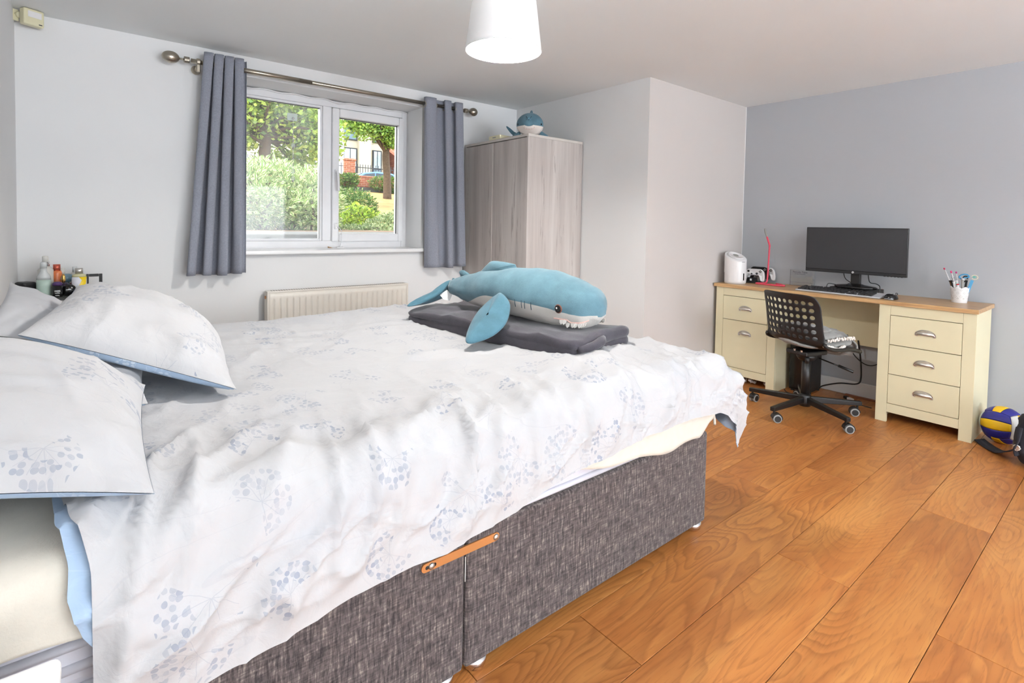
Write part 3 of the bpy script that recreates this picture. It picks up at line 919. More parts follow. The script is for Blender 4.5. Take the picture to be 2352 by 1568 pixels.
# the near foot corner droops to a point
ci = np.exp(-(((P[..., 0] - 2.01) / 0.06) ** 2 + ((P[..., 1] - 1.05) / 0.07) ** 2))
lowm = smooth01((0.56 - P[..., 2]) / 0.12)
P[..., 2] -= 0.040 * ci * lowm
dvt = thing('duvet', 'white floral duvet with pale blue reverse spread over the bed', 'duvet', (0.95, 1.9, 0.64))
g = MB().grid(P)
g.build('duvet_cover', 'floral', dvt, smooth=True, world=True, uvs=UV.reshape(-1, 2))
# reverse: same drape drawn in by the thickness of the filling, showing at the head edge as a blue band
headf = smooth01(np.arange(P.shape[0]) / 10.0)[:, None] * np.ones((1, P.shape[1]))
headf = np.maximum(headf, np.interp(UV[..., 1], [1.70, 1.80], [1.0, 0.0]))
fade = headf * np.minimum(smooth01(np.arange(P.shape[1])[::-1] / 26.0)[None, :], smooth01(np.arange(P.shape[0])[::-1] / 26.0)[:, None])
U2 = P - N * (0.004 + 0.022 * fade)[..., None]
band = smooth01((0.06 - (UV[..., 0] - UV[:1, :, 0])) / 0.06)
grow = np.interp(UV[..., 1], [0, 1.45, 1.55, 1.66, 1.74, 1.80, 1.84, 2.1], [0.0, 0.008, 0.014, 0.026, 0.030, 0.012, -0.010, -0.012])
U2[..., 0] -= band * grow
U2[..., 2] += band * 0.014
# tuck the hems of the two layers together
for sl in ((slice(None), 0), (slice(None), -1), (-1, slice(None))):
    U2[sl] = P[sl]
MB().grid(U2).build('duvet_reverse', 'blue_under', dvt, smooth=True, world=True, uvs=UV.reshape(-1, 2))

# pillows
def pillow(name, label, corners, T, mat, under, seed, sag=0.0, tb=0.55, loc=None, flap=0.025):
    hn, hf, ff, nf = [np.array(c, float) for c in corners]      # head-near, head-far, foot-far, foot-near
    n = 56
    u = np.linspace(-1, 1, n)
    U, V = np.meshgrid(u, u, indexing='ij')                      # U: head -> foot, V: near -> far
    def place(U, V):
        Uc = U * (1 - 0.07 * (1 - V ** 2) * np.abs(U) ** 3); Vc = V * (1 - 0.06 * (1 - U ** 2) * np.abs(V) ** 3)
        s, t = (Uc + 1) / 2, (Vc + 1) / 2
        return ((1 - s) * (1 - t))[..., None] * hn + ((1 - s) * t)[..., None] * hf + (s * t)[..., None] * ff + (s * (1 - t))[..., None] * nf
    nrm = np.cross(nf - hn, hf - hn); nrm /= np.linalg.norm(nrm)
    if nrm[2] < 0: nrm = -nrm
    prof = (np.clip(1 - np.abs(U) ** 2.4, 0, 1) ** 0.62) * (np.clip(1 - np.abs(V) ** 2.4, 0, 1) ** 0.62)
    Lx = np.linalg.norm(nf - hn); Ly = np.linalg.norm(hf - hn)
    fx, fy = U * Lx / 2, V * Ly / 2
    ang = np.arctan2(V, U); rr = np.sqrt(U ** 2 + V ** 2)
    wr = (crease(fx * 5 + 3, fy * 11, seed, 4) - 0.25) * 0.012 + (crease(fx * 13 + fy * 6, fy * 7, seed + 3, 4) - 0.25) * 0.008 + (fbm(fx * 4, fy * 4, seed + 5, 3) - 0.5) * 0.05
    wr += (vnoise(ang * 7, rr * 2, seed + 9) - 0.5) * 0.018 * smooth01((rr - 0.7) / 0.5)
    base = place(U, V)
    top = base + nrm * ((T * prof) + wr * (prof ** 0.6))[..., None]
    edge = np.maximum(np.abs(U), np.abs(V)) ** 24
    bot = place(U, V) - nrm * (T * tb * prof)[..., None]
    # the reverse rolls out past the seam as a narrow hem
    ctr = base.reshape(-1, 3).mean(0)
    band_ = np.exp(-((np.maximum(np.abs(U), np.abs(V)) - 0.93) / 0.05) ** 2)
    out_ = base - ctr
    bot = bot + out_ * (flap * band_)[..., None] - nrm * (0.006 * band_)[..., None]
    uv = np.stack([fx, fy], -1).reshape(-1, 2)
    c = base.reshape(-1, 3).mean(0) if loc is None else np.array(loc)
    th_ = thing(name, label, 'pillow', tuple(c - np.array([0, 0, T * tb])), group='pillows on the bed')
    MB().grid(top).build('pillow_face', mat, th_, smooth=True, world=True, uvs=uv)
    MB().grid(bot).build('pillow_reverse', under, th_, smooth=True, world=True, uvs=uv)
    return th_
pillow('pillow', 'plain white pillow leaning on the wall behind the floral pillows',
       [(-0.235, 2.10, 0.86), (-0.222, 2.80, 0.940), (0.10, 2.72, 0.700), (0.10, 2.12, 0.745)], 0.062, 'white_cotton', 'white_cotton', 13, flap=0.0)
pillow('pillow', 'floral pillow tilted up on top of the others with its blue opening towards the wall',
       [(-0.132, 1.82, 0.893), (-0.020, 2.52, 0.945), (0.395, 2.24, 0.742), (0.325, 1.615, 0.722)], 0.112, 'floral_b', 'blue_under', 4, tb=0.42)
pillow('pillow', 'floral pillow with blue edge slumped at the near head corner of the bed',
       [(-0.255, 1.205, 0.758), (-0.250, 1.80, 0.905), (0.122, 1.690, 0.752), (0.088, 1.062, 0.728)], 0.100, 'floral_c', 'blue_under', 28, tb=0.35)
pillow('pillow', 'floral pillow lying flat beneath the slumped floral pillow',
       [(-0.235, 1.50, 0.775), (-0.235, 2.10, 0.790), (0.150, 2.02, 0.742), (0.118, 1.56, 0.738)], 0.060, 'floral', 'blue_under', 37, tb=0.5, flap=0.012)

# folded charcoal blanket
gb = thing('folded_blanket', 'charcoal fleece blanket folded in a long pad on the duvet under the plush shark', 'blanket', (1.5, 1.88, 0.70))
qc = [np.array(p) for p in ((1.375, 1.325), (1.235, 2.385), (1.615, 2.46), (1.795, 1.395))]
def slab(z0, z1, inset, seed, bulge=1.0, rnd=0.035):
    n, m = 84, 25
    P = np.zeros((n, m, 3))
    c = sum(qc) / 4
    # outline of the rounded quadrilateral
    pts = []
    for k in range(4):
        a_, b_ = qc[k], qc[(k + 1) % 4]
        d0 = a_ - qc[k - 1]; d0 = d0 / np.linalg.norm(d0)
        d1 = b_ - a_; L = np.linalg.norm(d1); d1 = d1 / L
        r = 0.06
        for t in np.linspace(0, 1, 5):
            pts.append((1 - t) ** 2 * (a_ - d0 * r) + 2 * t * (1 - t) * a_ + t * t * (a_ + d1 * r))
        mseg = 16
        for t in np.linspace(0, 1, mseg + 2)[1:-1]:
            pts.append(a_ + d1 * (r + (L - 2 * r) * t))
    pts = np.array(pts)
    assert len(pts) == n
    for i, p in enumerate(pts):
        dirc = c - p
        for j in range(m):
            t = j / (m - 1)
            if t < 0.5:
                ph = t / 0.5 * PI                              # rounded flank, bottom to top
                off = (1 - math.sin(ph)) * 0.045
                z = z0 + (z1 - z0) * (1 - math.cos(ph)) / 2
                q = p + dirc * (off * bulge + inset)
            else:
                s = (t - 0.5) / 0.5
                q = p + dirc * (0.045 * bulge + inset + (1 - 0.045 * bulge - inset) * s)
                z = z1 + 0.012 * math.sin(s * PI / 2)
            P[i, j] = (q[0], q[1], z)
    X, Y = P[..., 0], P[..., 1]
    fade = np.clip((1 - np.abs(np.linspace(0, 1, m) - 0.5) / 0.5) * 2, 0, 1)[None, :]
    wv = (fbm(X * 5, Y * 5, seed, 4) - 0.5) * 0.045 + (crease(X * 6 + Y * 2, Y * 9, seed + 2, 3) - 0.3) * 0.012
    P[..., 2] += wv * smooth01((P[..., 2] - z0) / (z1 - z0))
    return P
MB().grid(slab(0.695, 0.738, 0.005, 3), close_u=True).build('lower_fold', 'grey_fleece', gb, smooth=True, world=True)
MB().grid(slab(0.732, 0.770, 0.0, 8), close_u=True).build('upper_fold', 'grey_fleece', gb, smooth=True, world=True)
fold = [(1.40, 1.34, 0.738), (1.47, 1.335, 0.742), (1.53, 1.345, 0.752), (1.56, 1.36, 0.760)]
MB().tube(fold, 0.012, 10, 14, radii=[0.014, 0.018, 0.02, 0.012]).build('tucked_roll', 'grey_fleece', gb, smooth=True, world=True)

# ------------------------------------------------------------------ plush sharks
def shark_body(sp, wid, hgt, nth=40, ns=60, belly=(0.30, 1.0), thr=-0.30, mats=('shark_blue', 'shark_white')):
    Pc = catmull(sp, ns)
    wv = np.interp(np.linspace(0, 1, ns + 1), np.linspace(0, 1, len(wid)), wid)
    hv = np.interp(np.linspace(0, 1, ns + 1), np.linspace(0, 1, len(hgt)), hgt)
    ker = np.array([1, 2, 3, 2, 1]) / 9.0
    for _ in range(2):
        wv[2:-2] = np.convolve(wv, ker, 'valid'); hv[2:-2] = np.convolve(hv, ker, 'valid')
    P = np.zeros((ns + 1, nth, 3)); frames = []
    for i in range(ns + 1):
        d = Pc[min(i + 1, ns)] - Pc[max(i - 1, 0)]; d /= np.linalg.norm(d)
        sdv = np.cross(d, np.array([0, 0, 1.0])); sdv /= np.linalg.norm(sdv)
        up = np.cross(sdv, d)
        frames.append((Pc[i], d, sdv, up, wv[i], hv[i]))
        for k in range(nth):
            t = 2 * PI * k / nth
            ct, st_ = math.cos(t), math.sin(t)
            h = hv[i] * (st_ if st_ > 0 else 0.86 * st_)
            P[i, k] = Pc[i] + sdv * wv[i] * ct + up * h
    return P, frames

def shark_mesh(P, parent, thr_fn, mat, name='body'):
    ns, nth = P.shape[0] - 1, P.shape[1]
    fs = []; uv = []
    for i in range(ns + 1):
        for k in range(nth):
            uv.append((i / ns, math.sin(2 * PI * k / nth) - thr_fn(i / ns)))
    for i in range(ns):
        for k in range(nth):
            fs.append((i * nth + k, i * nth + (k + 1) % nth, (i + 1) * nth + (k + 1) % nth, (i + 1) * nth + k))
    vs = list(map(tuple, P.reshape(-1, 3)))
    c0 = len(vs)
    vs += [tuple(P[0].mean(0)), tuple(P[-1].mean(0))]
    uv += [(0, 1), (1, 1)]
    for k in range(nth):
        fs.append((c0, (k + 1) % nth, k))
        fs.append((c0 + 1, ns * nth + k, ns * nth + (k + 1) % nth))
    return MB().add(vs, fs).build(name, mat, parent, smooth=True, world=True, uvs=uv)

def fin(parent, name, outline, thick, mat, M4=None, world=True):
    """padded fin: outline is a list of world points; puffed across its own plane"""
    pts = catmull(list(outline) + [outline[0]], 40)[:-1]
    c = pts.mean(0)
    nrm = np.zeros(3)
    for i in range(len(pts)):
        nrm += np.cross(pts[i] - c, pts[(i + 1) % len(pts)] - c)
    nrm /= np.linalg.norm(nrm)
    rings = []
    for s in (1.0, 0.97, 0.85, 0.6, 0.3, 0.05):
        rings.append(c + (pts - c) * s + nrm * thick * math.sqrt(max(0, 1 - s ** 2.2)))
    low = [c + (pts - c) * s - nrm * thick * math.sqrt(max(0, 1 - s ** 2.2)) for s in (0.97, 0.85, 0.6, 0.3, 0.05)]
    R = np.array(low[::-1] + rings)
    mb = MB().grid(np.transpose(R, (1, 0, 2)), close_u=True)
    return mb.build(name, mat, parent, smooth=True, world=world)

sh = thing('plush_shark', 'large blue plush shark with white belly and felt teeth lying on the folded blanket', 'soft toy', (1.56, 1.85, 0.80))
sp = [(1.455, 2.275, 0.868), (1.478, 2.16, 0.872), (1.502, 2.00, 0.878), (1.530, 1.83, 0.882), (1.560, 1.68, 0.876), (1.588, 1.55, 0.864), (1.604, 1.46, 0.852), (1.612, 1.415, 0.842)]
P, FR = shark_body(sp, [0.034, 0.066, 0.102, 0.128, 0.138, 0.134, 0.112, 0.034], [0.042, 0.076, 0.106, 0.122, 0.124, 0.114, 0.092, 0.030])
jit = (fbm(np.linspace(0, 9, P.shape[0])[:, None] + np.zeros((1, P.shape[1])), np.sin(np.linspace(0, 2 * PI, P.shape[1]))[None, :] * 2 + 4, 3, 3) - 0.5) * 0.020
ctr = P.mean(1, keepdims=True)
P = P + (P - ctr) / (np.linalg.norm(P - ctr, axis=2, keepdims=True) + 1e-6) * jit[..., None]
P[..., 2] = np.maximum(P[..., 2], 0.757 + 0.008 * np.sin(P[..., 0] * 20))
shark_mesh(P, sh, lambda s: -1.05 + 0.97 * float(smooth01(np.array((s - 0.10) / 0.24))) - 0.10 * float(smooth01(np.array((s - 0.55) / 0.4))), 'shark_two')
def on_body(s, th, lift=0.0):
    f_ = FR[int(round(s * (len(FR) - 1)))]
    i = int(round(s * (len(FR) - 1))); k = int(round(th / (2 * PI) * P.shape[1])) % P.shape[1]
    p = P[i, k]; c = P[i].mean(0); d = (p - c) / np.linalg.norm(p - c)
    return p + d * lift, d, f_[1]
near = PI            # the side of the shark turned to the camera
for sg, a0 in ((1, PI + 0.15), (-1, -0.15)):
    p, d, ax = on_body(0.735, a0 - sg * 0.16, 0.0)
    q = Vector(d).to_track_quat('Z', 'Y').to_matrix()
    MB().ell(p, (0.0185, 0.0185, 0.004), 16, 8, q).build('eye_ring', 'eye_ring', sh, smooth=True, world=True)
    MB().ell(p + d * 0.0035, (0.0150, 0.0150, 0.004), 16, 8, q).build('eye', 'black_gloss', sh, smooth=True, world=True)
    MB().ell(p + d * 0.0072 + np.array([-0.004, 0, 0.004]), (0.0038, 0.0038, 0.0015), 10, 6, q).build('eye_glint', 'white_print', sh, smooth=True, world=True)
    for k in range(4):
        g0 = [on_body(0.50 + 0.028 * k, a0 - sg * (0.16 + 0.07 * t - 0.28), 0.0012)[0] for t in np.linspace(0, 4.2, 6)]
        MB().tube(g0, 0.0016, 5).build('gill_stitch', 'thread', sh, world=True)
    m0 = [on_body(s, a0 + sg * (0.34 + 0.16 * (s - 0.72) / 0.2), 0.001)[0] for s in np.linspace(0.70, 0.93, 12)]
    MB().tube(m0, 0.003, 6).build('mouth_seam', 'pink_felt', sh, world=True)
    for k in range(8):
        s = 0.745 + 0.023 * k
        p, d, ax = on_body(s, a0 + sg * (0.35 + 0.16 * (s - 0.72) / 0.2), 0.002)
        ax = ax / np.linalg.norm(ax); dn = np.array([0, 0, -1.0])
        w_ = 0.0105
        vs_ = [p - ax * w_, p + ax * w_, p + ax * w_ * 0.7 + dn * 0.012 + d * 0.003, p + dn * 0.018 + d * 0.005, p - ax * w_ * 0.7 + dn * 0.012 + d * 0.003]
        MB().add(vs_, [(0, 1, 2, 3, 4)]).build('tooth', 'felt_white', sh, solid=0.003, world=True)
# pectoral fins, dorsal, second dorsal, tail lobes
fin(sh, 'pectoral_fin', [(1.430, 1.880, 0.880), (1.400, 1.80, 0.896), (1.390, 1.73, 0.858), (1.330, 1.675, 0.800), (1.250, 1.655, 0.758), (1.170, 1.675, 0.733), (1.150, 1.705, 0.735), (1.215, 1.775, 0.775), (1.31, 1.84, 0.825)], 0.022, 'shark_blue_dark')
fin(sh, 'pectoral_fin', [(1.655, 1.90, 0.855), (1.70, 1.85, 0.850), (1.78, 1.87, 0.815), (1.82, 1.93, 0.80), (1.80, 1.97, 0.80), (1.72, 1.97, 0.825)], 0.018, 'shark_blue_dark')
fin(sh, 'dorsal_fin', [(1.488, 2.09, 0.960), (1.495, 2.04, 1.002), (1.503, 2.00, 1.022), (1.524, 1.885, 1.016), (1.530, 1.868, 1.004), (1.530, 1.86, 0.975), (1.508, 1.98, 0.95)], 0.026, 'shark_blue')
fin(sh, 'second_dorsal_fin', [(1.478, 2.235, 0.92), (1.470, 2.245, 0.952), (1.474, 2.215, 0.962), (1.487, 2.165, 0.938), (1.49, 2.15, 0.925)], 0.012, 'shark_blue')
fin(sh, 'tail_fin', [(1.475, 2.30, 0.895), (1.44, 2.285, 0.905), (1.40, 2.285, 0.872), (1.33, 2.30, 0.832), (1.255, 2.32, 0.800), (1.222, 2.325, 0.788), (1.245, 2.34, 0.784), (1.34, 2.345, 0.790), (1.43, 2.325, 0.820), (1.475, 2.31, 0.85)], 0.022, 'shark_blue_dark')
fin(sh, 'tail_fin', [(1.47, 2.30, 0.90), (1.50, 2.34, 0.91), (1.56, 2.40, 0.875), (1.60, 2.43, 0.84), (1.57, 2.44, 0.825), (1.50, 2.38, 0.84), (1.46, 2.33, 0.86)], 0.018, 'shark_blue_dark')
lbl = [(1.385, 2.295, 0.835), (1.40, 2.28, 0.812), (1.425, 2.262, 0.806), (1.44, 2.262, 0.835), (1.42, 2.28, 0.86)]
MB().add(lbl, [(0, 1, 2, 3, 4)]).build('care_label', 'white_print', sh, solid=0.002, world=True)

# small shark on the wardrobe, looking at the room
WT = 1.848
ss = thing('plush_shark', 'small teal plush shark with an open white mouth sitting on top of the wardrobe', 'soft toy', (2.60, 3.00, WT))
hd = Vector((-0.70, -0.66, 0)).normalized()
sp2 = [(2.60 - hd.x * 0.21, 3.03 - hd.y * 0.20, WT + 0.050), (2.60 - hd.x * 0.12, 3.03 - hd.y * 0.12, WT + 0.068), (2.60, 3.03, WT + 0.086), (2.60 + hd.x * 0.06, 3.03 + hd.y * 0.06, WT + 0.092), (2.60 + hd.x * 0.115, 3.03 + hd.y * 0.115, WT + 0.084)]
P2, FR2 = shark_body(sp2, [0.026, 0.066, 0.098, 0.102, 0.034], [0.028, 0.062, 0.086, 0.090, 0.030], nth=36, ns=36)
P2[..., 2] = np.maximum(P2[..., 2], WT + 0.002)
shark_mesh(P2, ss, lambda s: -1.05 + 0.85 * float(smooth01(np.array((s - 0.35) / 0.2))), 'small_two')
def on2(s, th, lift):
    i = int(round(s * (P2.shape[0] - 1))); k = int(round(th / (2 * PI) * P2.shape[1])) % P2.shape[1]
    p = P2[i, k]; c = P2[i].mean(0); d = (p - c) / np.linalg.norm(p - c)
    return p + d * lift
for th_ in (PI + 0.02, -0.02):
    MB().ell(on2(0.80, th_, 0.001), (0.006, 0.006, 0.006), 10, 8).build('eye', 'black_gloss', ss, smooth=True, world=True)
nose = on2(0.93, PI / 2, 0.0)
MB().ell(nose + np.array([hd.x, hd.y, 0]) * 0.004 + np.array([0, 0, -0.012]), (0.020, 0.020, 0.018), 14, 10).build('snout', 'small_shark', ss, smooth=True, world=True)
for sgn in (-1, 1):
    pts = [nose + np.array([hd.x, hd.y, 0]) * 0.020 + np.array([-hd.y, hd.x, 0]) * sgn * (0.020 - 0.018 * t) + np.array([0, 0, 0.004 - 0.028 * t]) for t in np.linspace(0, 1, 5)]
    MB().tube(pts, 0.0018, 5).build('snout_stitch', 'thread', ss, world=True)
mo = [on2(0.945, PI * 1.5 + t, 0.004) + np.array([0, 0, 0.006]) for t in np.linspace(-0.95, 0.95, 13)]
MB().tube(mo, 0.0035, 6).build('mouth_seam', 'pink_felt', ss, smooth=True, world=True)
for k in range(1, 12, 2):
    MB().ell(mo[k] + np.array([hd.x, hd.y, 0]) * 0.003 + np.array([0, 0, 0.004]), (0.005, 0.005, 0.006), 8, 6).build('tooth', 'felt_white', ss, smooth=True, world=True)
sdv = np.array([-hd.y, hd.x, 0]); hdv = np.array([hd.x, hd.y, 0]); cc = np.array([2.60, 3.03, WT])
up_ = np.array([0, 0, 1.0])
fin(ss, 'dorsal_fin', [cc + hdv * 0.02 + up_ * 0.165, cc - hdv * 0.02 + up_ * 0.195, cc - hdv * 0.055 + up_ * 0.222, cc - hdv * 0.075 + up_ * 0.215, cc - hdv * 0.07 + up_ * 0.18, cc - hdv * 0.05 + up_ * 0.15], 0.012, 'small_shark')
for sgn in (-1, 1):
    fin(ss, 'pectoral_fin', [cc + sdv * sgn * 0.07 + up_ * 0.055, cc + sdv * sgn * 0.10 + up_ * 0.040 - hdv * 0.02, cc + sdv * sgn * 0.135 + up_ * 0.014, cc + sdv * sgn * 0.125 + up_ * 0.010 + hdv * 0.03, cc + sdv * sgn * 0.08 + up_ * 0.012 + hdv * 0.03], 0.012, 'small_shark')
fin(ss, 'tail_fin', [(2.60, 3.12, 1.868), (2.548, 3.17, 1.902), (2.508, 3.20, 1.948), (2.504, 3.195, 1.935), (2.53, 3.16, 1.885), (2.575, 3.115, 1.856)], 0.011, 'small_shark')

# ------------------------------------------------------------------ wardrobe
wx0, wy0 = 2.44, 2.865
wd = thing('wardrobe', 'whitewashed wood wardrobe with two plain doors standing in the corner', 'wardrobe', ((wx0 + XA) / 2, (wy0 + YW) / 2, 0))
rbox('carcass', (wx0 + 0.022, wy0 + 0.018, 0.06), (XA - 0.006, YW - 0.02, WT - 0.024), 'dark_gap', wd, bevel=0, world=True)
rbox('side_panel', (wx0 + 0.002, wy0, 0), (XA - 0.006, wy0 + 0.018, WT - 0.020), 'pale_wood', wd, bevel=0.0015, world=True)
rbox('side_panel', (wx0 + 0.002, YW - 0.036, 0), (XA - 0.006, YW - 0.018, WT - 0.020), 'pale_wood', wd, bevel=0.0015, world=True)
rbox('top_panel', (wx0 + 0.002, wy0, WT - 0.0195), (XA - 0.006, YW - 0.018, WT), 'wood_edge', wd, bevel=0.0015, world=True)
rbox('plinth', (wx0 + 0.03, wy0 + 0.02, 0), (wx0 + 0.045, YW - 0.04, 0.06), 'pale_wood', wd, bevel=0, world=True)
WG = 3.285
rbox('door', (wx0, wy0 + 0.0005, 0.06), (wx0 + 0.018, WG - 0.004, WT - 0.026), 'pale_wood', wd, bevel=0.0015, world=True)
rbox('door', (wx0, WG + 0.004, 0.06), (wx0 + 0.018, YW - 0.020, WT - 0.026), 'pale_wood', wd, bevel=0.0015, world=True)
rbox('door_edging', (wx0 - 0.002, WG - 0.0035, 0.06), (wx0 + 0.016, WG + 0.0015, WT - 0.026), 'wood_edge', wd, bevel=0.001, world=True)
cb = thing('router_box', 'flat ivory plastic box lying on top of the wardrobe beside the curtain', 'router', (2.49, 3.275, WT))
rbox('case', (-0.046, -0.072, 0.0), (0.08, 0.072, 0.032), 'ivory', cb, bevel=0.006, seg=3)
MB().box((-0.0472, -0.02, 0.012), (-0.046, 0.02, 0.020)).build('label_strip', 'grey_plastic', cb)

# ------------------------------------------------------------------ curtains and pole
PY, PZ, PR = 3.60, 2.112, 0.0135
pole = thing('curtain_pole', 'satin nickel curtain pole with oval finials above the window', 'curtain pole', (1.42, PY, PZ))
MB().cyl((0.485, PY, PZ), (2.375, PY, PZ), PR, n=20).build('tube', 'nickel', pole, smooth=True, world=True)
MB().cyl((0.60, PY, PZ), (1.172, PY, PZ), PR + 0.0012, n=20).build('outer_tube', 'nickel', pole, smooth=True, world=True)
for x0, s, rx, rr in ((0.478, -1, 0.044, 0.034), (2.382, 1, 0.038, 0.034)):
    MB().cyl((x0, PY, PZ), (x0 + s * 0.028, PY, PZ), PR + 0.005, n=20).build('end_cap', 'nickel', pole, bevel=0.003, smooth=False, world=True)
    MB().cyl((x0 + s * 0.02, PY, PZ), (x0 + s * 0.052, PY, PZ), 0.006, n=12).build('finial_stem', 'nickel', pole, smooth=True, world=True)
    MB().ell((x0 + s * (0.048 + rx), PY, PZ), (rx, rr, rr), 24, 16).build('finial', 'nickel', pole, smooth=True, world=True)
for bx in (0.522, 2.345):
    br_ = MB().cyl((bx - 0.010, PY, PZ), (bx + 0.010, PY, PZ), PR + 0.006, n=20)
    br_.build('bracket_ring', 'nickel', pole, smooth=False, bevel=0.003, world=True)
    MB().cyl((bx, PY, PZ - 0.018), (bx, YW, PZ - 0.030), 0.009, n=14).build('bracket_arm', 'nickel', pole, smooth=True, world=True)
    MB().box((bx - 0.010, PY - 0.009, PZ - 0.060), (bx + 0.010, PY + 0.009, PZ - 0.016)).build('bracket_post', 'nickel', pole, bevel=0.004, world=True)
    MB().cyl((bx, YW - 0.006, PZ - 0.03), (bx, YW, PZ - 0.03), 0.026, n=20).build('bracket_plate', 'nickel', pole, world=True)

def curtain(label, top, bot, zt, zb, folds, amp, phase, seed, widths=None):
    """sheet hung in waves; top/bot give (x0, x1)"""
    nu, nv = 150, 40
    P = np.zeros((nu, nv, 3))
    for i in range(nu):
        u = i / (nu - 1)
        ph = np.interp(u, np.linspace(0, 1, len(widths)), widths) if widths else u * folds
        for j in range(nv):
            v = j / (nv - 1)
            x = (top[0] + (top[1] - top[0]) * u) * (1 - v) + (bot[0] + (bot[1] - bot[0]) * u) * v
            wob = 0.35 * (vnoise(np.array(u * 3.0), np.array(v * 2.0), seed) - 0.5)
            am = amp * (0.75 + 0.35 * v)
            c = math.sin(2 * PI * (ph + wob * v * 0.5) + phase)
            c = math.copysign(abs(c) ** 0.8, c)
            x += 0.016 * math.sin(4 * PI * ph + phase) * (1 - 0.4 * v)
            z = zt + (zb - zt) * v
            if j == nv - 1:
                z += 0.004 * math.sin(u * 9)
            P[i, j] = (x, PY + am * c - 0.004, z)
    cu = thing('curtain', label, 'curtain', ((bot[0] + bot[1]) / 2, PY, zb), group='curtains at the window')
    MB().grid(P).build('cloth', 'curtain', cu, smooth=True, solid=0.0025, world=True)
    hem = P[:, -3:, :].copy()
    # eyelet rings where the cloth crosses the pole
    last = None
    for i in range(1, nu):
        if (P[i - 1, 2, 1] - PY) * (P[i, 2, 1] - PY) <= 0:
            x = P[i, 2, 0]
            if last is not None and abs(x - last) < 0.012:
                continue
            last = x
            ring = MB()
            pts = [(x, PY + 0.024 * math.cos(t), PZ - 0.006 + 0.024 * math.sin(t)) for t in np.linspace(0, 2 * PI, 25)]
            ring.tube(pts, 0.0035, 6)
            ring.build('eyelet', 'nickel', cu, smooth=True, world=True)
    return cu
curtain('slate grey eyelet curtain drawn to the side of the window near the bed head', (0.557, 0.772), (0.456, 0.778), 2.172, 0.862, 4.0, 0.043, 2.6, 5)
curtain('slate grey eyelet curtain drawn to the side of the window beside the wardrobe', (2.012, 2.368), (2.045, 2.412), 2.160, 0.850, 3.0, 0.040, 2.9, 15, [0, 0.32, 0.62, 1.0, 1.7, 2.2, 2.7])

# ------------------------------------------------------------------ radiator
RXa, RXb, RZa, RZb, RYf = 0.896, 1.889, 0.17, 0.742, 3.585
rd = thing('radiator', 'cream panel radiator with vertical flutes under the window', 'radiator', ((RXa + RXb) / 2, 3.63, 0.0))
nfl = 24
xs = []; dep = []
pw = (RXb - RXa - 0.05) / nfl
n_ = 12
P = []
for k in range(nfl):
    for t in range(n_):
        s = t / n_
        x = RXa + 0.025 + (k + s) * pw
        d = 0.0075 * float(smooth01(np.array(1 - abs((s - 0.40) / 0.22))))
        P.append((x, d))
P = [(RXa + 0.006, 0)] + P + [(RXb - 0.006, 0)]
zs = [RZa, RZa + 0.045, RZa + 0.052, RZa + 0.060, RZa + 0.30, RZb - 0.060, RZb - 0.052, RZb - 0.045, RZb - 0.012]
fz = [0, 0, 0.4, 1, 1, 1, 0.4, 0, 0]
G = np.array([[(x, RYf + d * f_, z) for z, f_ in zip(zs, fz)] for x, d in P])
MB().grid(G).build('fluted_panel', 'radiator', rd, smooth=True, solid=0.002, world=True)
rbox('back_panel', (RXa + 0.01, RYf + 0.045, RZa), (RXb - 0.01, RYf + 0.055, RZb - 0.02), 'radiator', rd, world=True)
for x in (RXa, RXb - 0.010):
    rbox('end_cover', (x, RYf - 0.003, RZa + 0.01), (x + 0.010, RYf + 0.065, RZb - 0.004), 'radiator', rd, bevel=0.003, world=True)
rbox('top_grille', (RXa, RYf - 0.003, RZb - 0.012), (RXb, RYf + 0.065, RZb), 'radiator', rd, bevel=0.003, world=True)
for k in range(60):
    x = RXa + 0.03 + k * (RXb - RXa - 0.06) / 59
    if k % 1 == 0:
        MB().box((x, RYf + 0.012, RZb - 0.0005), (x + 0.006, RYf + 0.050, RZb + 0.0006)).build('grille_slot', 'dark_gap', rd, world=True)
MB().cyl((RXa - 0.001, RYf + 0.03, RZb - 0.040), (RXa - 0.006, RYf + 0.03, RZb - 0.040), 0.010, n=12).build('bleed_valve', 'copper', rd, world=True)
for x in (RXa + 0.02, RXb - 0.02):
    MB().cyl((x, RYf + 0.05, 0.0), (x, RYf + 0.05, RZa + 0.01), 0.0075, n=12).build('pipe', 'radiator', rd, smooth=True, world=True)
for x in (RXa + 0.15, RXb - 0.15):
    MB().box((x, RYf + 0.05, 0.3), (x + 0.03, YW - 0.002, 0.55)).build('wall_bracket', 'radiator', rd, world=True)

# ------------------------------------------------------------------ motion sensor in the corner
ms = thing('motion_sensor', 'ivory motion sensor on a swivel bracket high in the corner', 'motion sensor', (-0.195, 3.615, 2.15), rotz=math.radians(28))
rbox('housing', (-0.042, -0.022, -0.008), (0.042, 0.020, 0.072), 'ivory', ms, bevel=0.007, seg=3)
MB().box((-0.026, -0.0235, 0.030), (0.030, -0.0215, 0.060)).build('lens', 'white_plastic', ms, bevel=0.004)
MB().box((0.018, -0.0228, 0.000), (0.032, -0.0218, 0.005)).build('maker_mark', 'ink', ms)
MB().cyl((-0.02, 0.02, 0.040), (-0.045, 0.05, 0.045), 0.007, n=12).build('swivel_arm', 'ivory', ms, smooth=True)
MB().ell((-0.035, 0.038, 0.042), (0.013, 0.013, 0.016), 14, 10).build('swivel_ball', 'ivory', ms, smooth=True)
rbox('wall_plate', (-0.066, 0.045, 0.012), (-0.030, 0.056, 0.068), 'ivory', ms, bevel=0.004)

